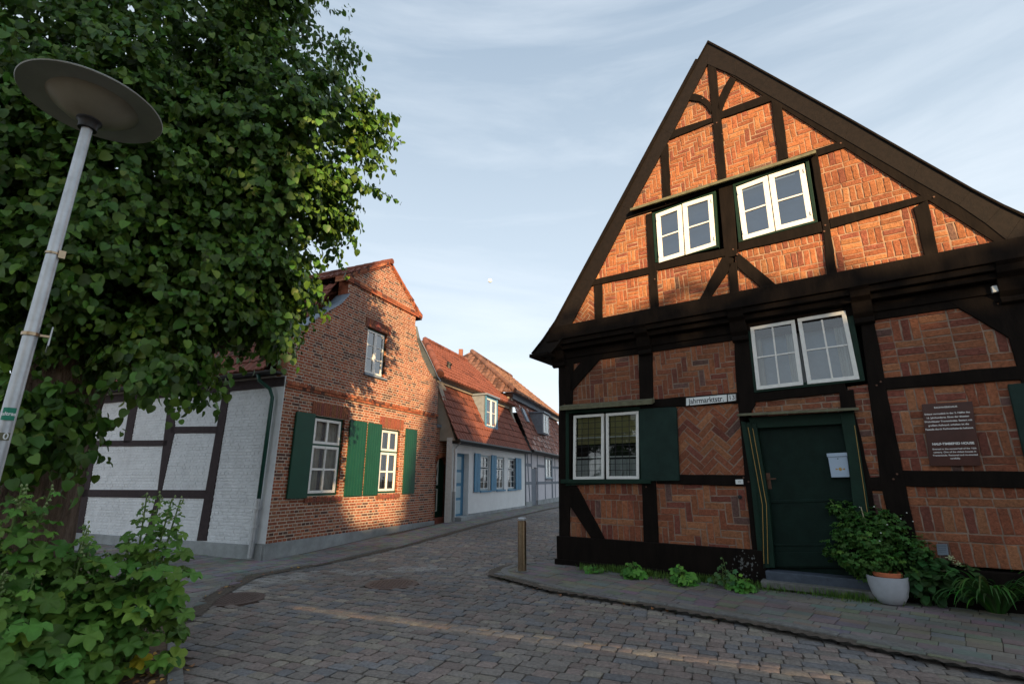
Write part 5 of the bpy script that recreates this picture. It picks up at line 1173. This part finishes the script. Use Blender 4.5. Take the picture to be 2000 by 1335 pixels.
# plants and grass along the wall of the timber house
for (p, h, big, lab) in (((1237, 1128), .27, .09, 'small round-leaved mallow at the foot of the black sill, leftmost'), ((1330, 1140), .30, .095, 'small round-leaved mallow below the shutter'),
                         ((1452, 1153), .24, .09, 'small round-leaved mallow nearest the door'), ((1160, 1118), .16, .045, 'tiny weed near the house corner')):
    x, y = ground(*p); mallow(x, y, h, (0, 0), lab, 3, big, 'wall_mallow', 'small mallows at the foot of the house', False, .15, 12, (.09, .26, .04))
x, y = ground(1418, 1148); mallow(x, y, .42, (0, 0), 'upright feathery weed between the small mallows', 2, .045, 'weed', None, False, .08, 6, (.07, .17, .06))
BLV = [(0, -.5, 0), (0, .5, 0), (.35, .42, .05), (.35, -.42, .05), (.72, .25, .02), (.72, -.25, .02), (1, 0, -.12)]; BLV = [(x, y*.09, z) for x, y, z in BLV]; BLF = [(0, 3, 2, 1), (3, 5, 4, 2), (5, 6, 4)]
pos, X, NN, sc = [], [], [], []
for _ in range(9000):
    u = random.uniform(.6, 5.4); o = abs(random.gauss(0, .12))+.05; o += .1*math.sin(u*2.3)**2
    if o > .1+.14*(.5+.5*math.sin(u*4.1+1)): 
        if random.random() < .75: continue
    q = T.w(u, 0, .09+o); a = random.uniform(0, 6.28)
    pos.append((q[0], q[1], 0)); X.append((math.cos(a)*.5, math.sin(a)*.5, 1)); NN.append((math.cos(a), math.sin(a), -.3)); sc.append(random.uniform(.05, .14))
leafmesh('grass', BLV, BLF, pos, X, NN, sc, greens(len(pos), (.09, .19, .03), .4), M['grass'], kind='stuff', label='short grass and moss along the foot of the house wall')
pos, X, NN, sc = [], [], [], []
for line in (kR[3:8], kR[6:11], kerbL[4:8]):
    for _ in range(110):
        i = random.randint(0, len(line)-2); t = random.random(); 
        x = line[i][0]+(line[i+1][0]-line[i][0])*t; y = line[i][1]+(line[i+1][1]-line[i][1])*t
        if math.sin(x*3.1+y) < .3: continue
        a = random.uniform(0, 6.28); pos.append((x-.03+random.gauss(0, .015), y-.03, RD)); X.append((math.cos(a)*.6, math.sin(a)*.6, 1)); NN.append((math.cos(a), math.sin(a), -.3)); sc.append(random.uniform(.03, .07))
leafmesh('grass', BLV, BLF, pos, X, NN, sc, greens(len(pos), (.08, .17, .03), .4), M['grass'], kind='stuff', label='sparse grass tufts growing along the kerb')
def blobs(name, lumps, n, size, gb, m, parent, tv=LINV, tf=LINF, droop=.4):
    pos, X, NN, sc = [], [], [], []; w = [r[0]*r[1]*r[2] for c, r in lumps]
    for c, r in random.choices(lumps, [x**.67 for x in w], k=n):
        v = rng.normal(size=3); v /= np.linalg.norm(v); rad = rng.uniform(.3, 1)**.5; p = np.array(c)+v*np.array(r)*rad*(1+.18*math.sin(6*v[0]+5*v[2]))
        if p[2] < .02: continue
        a = rng.uniform(0, 6.28); pos.append(p); X.append(v*.7+np.array([math.cos(a)*.6, math.sin(a)*.6, -droop])); NN.append(v*.6+np.array([0, 0, .8])+rng.normal(size=3)*.3); sc.append(rng.uniform(*size))
    return leafmesh(name, tv, tf, pos, X, NN, sc, greens(len(pos), gb, .35), m, parent)
# white pot with shrub
px_, py_ = ground(1742, 1178); pe = empty('potted_shrub', (px_, py_, 0), 'bushy green shrub in a white glazed pot beside the door', 'potted plant')
mb = MB(); mb.lathe((px_, py_, 0), [(0, .0), (.11, .0), (.145, .015), (.195, .10), (.225, .22), (.235, .33), (.238, .345), (.22, .345), (.21, .30), (0, .28)], 40); mb.build('pot', M['pot'], pe, smooth=True, angle=R(50))
mb = MB(); c = (px_+.03, py_+.02, .28); mb.lathe(c, [(.12, 0), (.15, .06), (.165, .06), (.17, .105), (.15, .11), (.14, .07), (0, .06)], 32); mb.build('inner_pot', M['terra'], pe, smooth=True, angle=R(40))
lump = [((px_+.1, py_+.25, .86), (.50, .36, .32)), ((px_-.12, py_+.32, .62), (.42, .3, .36)), ((px_-.02, py_+.45, 1.08), (.2, .16, .22)), ((px_+.28, py_+.22, 1.0), (.3, .25, .22)), ((px_+.45, py_+.1, .6), (.3, .3, .35)), ((px_-.2, py_+.55, 1.2), (.10, .10, .14)), ((px_-.05, py_+.05, .55), (.3, .15, .16))]
blobs('leaves', lump, 3000, (.05, .10), (.055, .15, .028), M['mallow'], pe, MALV, MALF)
mb = MB()
for _ in range(16):
    c, r = random.choice(lump); mb.tube([(px_, py_, .3), ((px_+c[0])/2, (py_+c[1])/2, c[2]*.7), (c[0]+random.uniform(-.2, .2), c[1], c[2]+.1)], .006, 5)
mb.build('stem', M['stem'], pe)
mb = MB(); mb.tube([(px_-.02, py_+.1, .3), (px_-.08, py_+.15, 1.22)], .006, 6); mb.build('cane', M['bamboo'], pe)
mb = MB()
for _ in range(14): 
    c = random.choice(lump[:4]); p = (c[0][0]+random.uniform(-.3, .3), c[0][1]-c[1][1]*.9, c[0][2]+random.uniform(-.1, .25)); mb.lathe(p, [(0, -.01), (.012, 0), (0, .01)], 6)
mb.build('blossoms', M['wflower'], pe)
hx, hy = ground(1850, 1180); he = empty('hydrangea', (hx, hy+.1, 0), 'dark leafy hydrangea with cream flower heads on the ground right of the pot', 'shrub')
lump = [((hx-.12, hy+.15, .34), (.45, .38, .38)), ((hx+.55, hy+.15, .35), (.42, .3, .34)), ((hx+.3, hy+.0, .28), (.38, .3, .3)), ((hx+.1, hy+.3, .5), (.45, .25, .28)), ((hx+.65, hy-.1, .22), (.3, .25, .22))]
blobs('leaves', lump, 2600, (.07, .13), (.04, .11, .03), M['mallow'], he)
mb = MB()
for p in ((1857, 1090), (1846, 1113), (1847, 1140), (1888, 1112), (1870, 1100), (1895, 1145), (1905, 1100)):
    d = ray(*p); t = (hy-.15)/d[1]
    for _ in range(26):
        a = [random.gauss(0, .022) for _ in range(3)]; mb.lathe((d[0]*t+a[0], d[1]*t+a[1], EYE+d[2]*t+a[2]*.7), [(0, -.008), (.012, 0), (0, .008)], 5)
mb.build('flower_head', M['flower'], he)
for p0, p1, lab in (((1912, 1118), (1901, 1046), 'thin grey cane stuck upright in the hydrangea'),):
    d = ray(*p0); t = (hy+.1)/d[1]; a = (d[0]*t, d[1]*t, EYE+d[2]*t); d = ray(*p1); t = (hy+.12)/d[1]; mb = MB(); mb.tube([(a[0]+.02, a[1], 0), a, (d[0]*t, d[1]*t, EYE+d[2]*t)], .009, 7); mb.build('garden_cane', M['zinc'], None, label=lab, cat='cane', loc=(a[0], a[1], 0))
def strap(x, y, n, L0, lab, m=None):
    e = empty('day_lily', (x, y, 0), lab, 'plant', 'strap-leaved lilies at the right edge'); mb = MB()
    for _ in range(n):
        a = random.uniform(0, 6.28); L_ = L0*random.uniform(.6, 1.1); w = random.uniform(.012, .022); el = random.uniform(.9, 1.35); p = Vector((x+.08*math.cos(a), y+.08*math.sin(a), .0)); K_ = 9; c = tuple(v*random.uniform(.6, 1.3) for v in (.055, .15, .03)); prev = None
        for k in range(K_+1):
            t = k/K_; ang = el-2.3*t**1.5; ww = w*(1-t**3)*(.6+.4*min(1, t*4))+.001; s = Vector((-math.sin(a), math.cos(a), 0))
            row = (tuple(p-s*ww), tuple(p+Vector((0, 0, -.3*ww))), tuple(p+s*ww))
            if prev: mb.quad(prev[0], prev[1], row[1], row[0], c); mb.quad(prev[1], prev[2], row[2], row[1], c)
            prev = row; p = p+Vector((math.cos(a)*math.cos(ang), math.sin(a)*math.cos(ang), math.sin(ang)))*L_/K_
            if p.z < .02: p.z = .02
    mb.build('leaves', M['mallow'], e, smooth=True); return e
x, y = ground(1950, 1195); strap(x-.02, y+.0, 170, 1.0, 'strap-leaved lily clump spilling over the pavement at the right')
x, y = ground(2010, 1160); strap(x+.05, y+.25, 150, 1.8, 'taller strap-leaved lily behind at the right edge')

# ------------------------------------------------------------------ moon
d = ray(957, 548); t = 900; bpy.ops.mesh.primitive_uv_sphere_add(segments=24, ring_count=12, radius=3.7, location=(d[0]*t, d[1]*t, EYE+d[2]*t))
mo = bpy.context.object; mo.name = 'moon'; mo.data.materials.append(M['moonm']); tag(mo, 'small pale moon low in the evening sky between the roofs', 'moon', kind='structure')

# ------------------------------------------------------------------ behind the camera: leaf masses and slitted boards added to shape the sun
def toward(q, D, z): return (LE[0]*q-LD[0]*D, LE[1]*q-LD[1]*D, z)
D0 = 30; hD = D0*TE
def top_right(q):
    P = [(.5, 8.7), (1.8, 8.4), (2.8, 6.5), (5.5, 5.9), (8, 5.0), (13, 4.6), (17, 4.5)]
    for (a, b), (c, d) in zip(P, P[1:]):
        if a <= q <= c: return b+(d-b)*(q-a)/(c-a)
    return 5
def cloud(test, q0, q1, w0, w1, n, size, root):
    pos, X, NN, sc = [], [], [], []
    for _ in range(n):
        q, w = random.uniform(q0, q1), random.uniform(w0, w1); pr_ = test(q, w)
        if random.random() > pr_: continue
        D = D0+random.uniform(-1.2, 1.2); pos.append(toward(q, D, w+D*TE)); X.append(rng.normal(size=3)); NN.append(np.array([LD[0], LD[1], 0])+rng.normal(size=3)*.5); sc.append(random.uniform(*size))
    return leafmesh('crown', LINV, LINF, pos, X, NN, sc, greens(len(pos), (.05, .12, .03), .3), M['leaf'], root)
def right_t(q, w):
    if w > 3.45:
        if q < -.02+(w-3.5)*.18: return 0
        t = top_right(max(q, .5)); return max(0, min(1, (t+1.0-w)/2.0))**1.8
    return 1
def left_t(q, w):
    if w < 3.4: return 1
    if w < 4.4: return 1 if q < -1.15-(w-3.4)*1.0 else 0
    if q < -2.4: return 1
    if q > (-1.7 if w < 8 else -1.3): return 0
    return (.30 if w < 7 else .35)
e = empty('shade_leaf_mass', toward(4, D0, 0), 'dense unseen leaf mass added behind the viewer to shade the timbered house', 'tree'); cloud(right_t, -.9, 15, 1.8, 9.2, 50000, (.17, .28), e)  # added crown, its outline shaped to the wanted shadow edge
mb = MB(); mb.tube([toward(4.3, D0, -.2), toward(4.2, D0, 12)], [.4, .2], 10); mb.build('trunk', M['bark'], e)
e = empty('shade_leaf_mass', toward(-5, D0, 0), 'looser unseen leaf mass added behind the viewer to dapple the brick house', 'tree'); cloud(left_t, -11, -1.0, 1.8, 14.5, 60000, (.2, .30), e)  # added crown, thinned in places to let broken sun through
mb = MB(); mb.tube([toward(-5, D0, -.2), toward(-5, D0, 12)], [.4, .2], 10); mb.build('trunk', M['bark'], e)
e = empty('low_sun_blocker', toward(0, D0-1, 0), 'unseen low leaf cloud added behind the viewer to block the sun', 'low_sun_blocker')
def low_blocker_t(q, w): return 1 if (q < -3.2 or q > 5.6) else 0
cloud(low_blocker_t, -11, 16, -1.5, 2.1, 22000, (.2, .34), e)  # added leaf cloud, stops low sun on both sides of the streak
FF = Fr((0, -1.0), 113); fe = empty('slit_sun_screen', FF.w(0, 0), 'unseen slitted board screen added behind the viewer to shape the sun streak', 'slit_screen')
SL = 1.63; mb = MB(); mb.box(FF, -1.4, 11, 0, SL-.015, -.03, 0); mb.prism(FF, [(-1.4, SL+.015), (11, SL+.015), (11, 3.9), (3, 2.7), (-1.4, 2.3)], -.03, 0); mb.box(FF, -3.6, -1.402, 0, 2.3, -.03, 0); mb.build('boards', M['slit_screen'], fe)  # unseen added screen, its gap lets one streak of sun onto the cobbles
mb = MB(); mb.box(FF, -3.5, -3.4, 0, 2.2, -.12, -.03); mb.build('post', M['slit_screen'], fe)
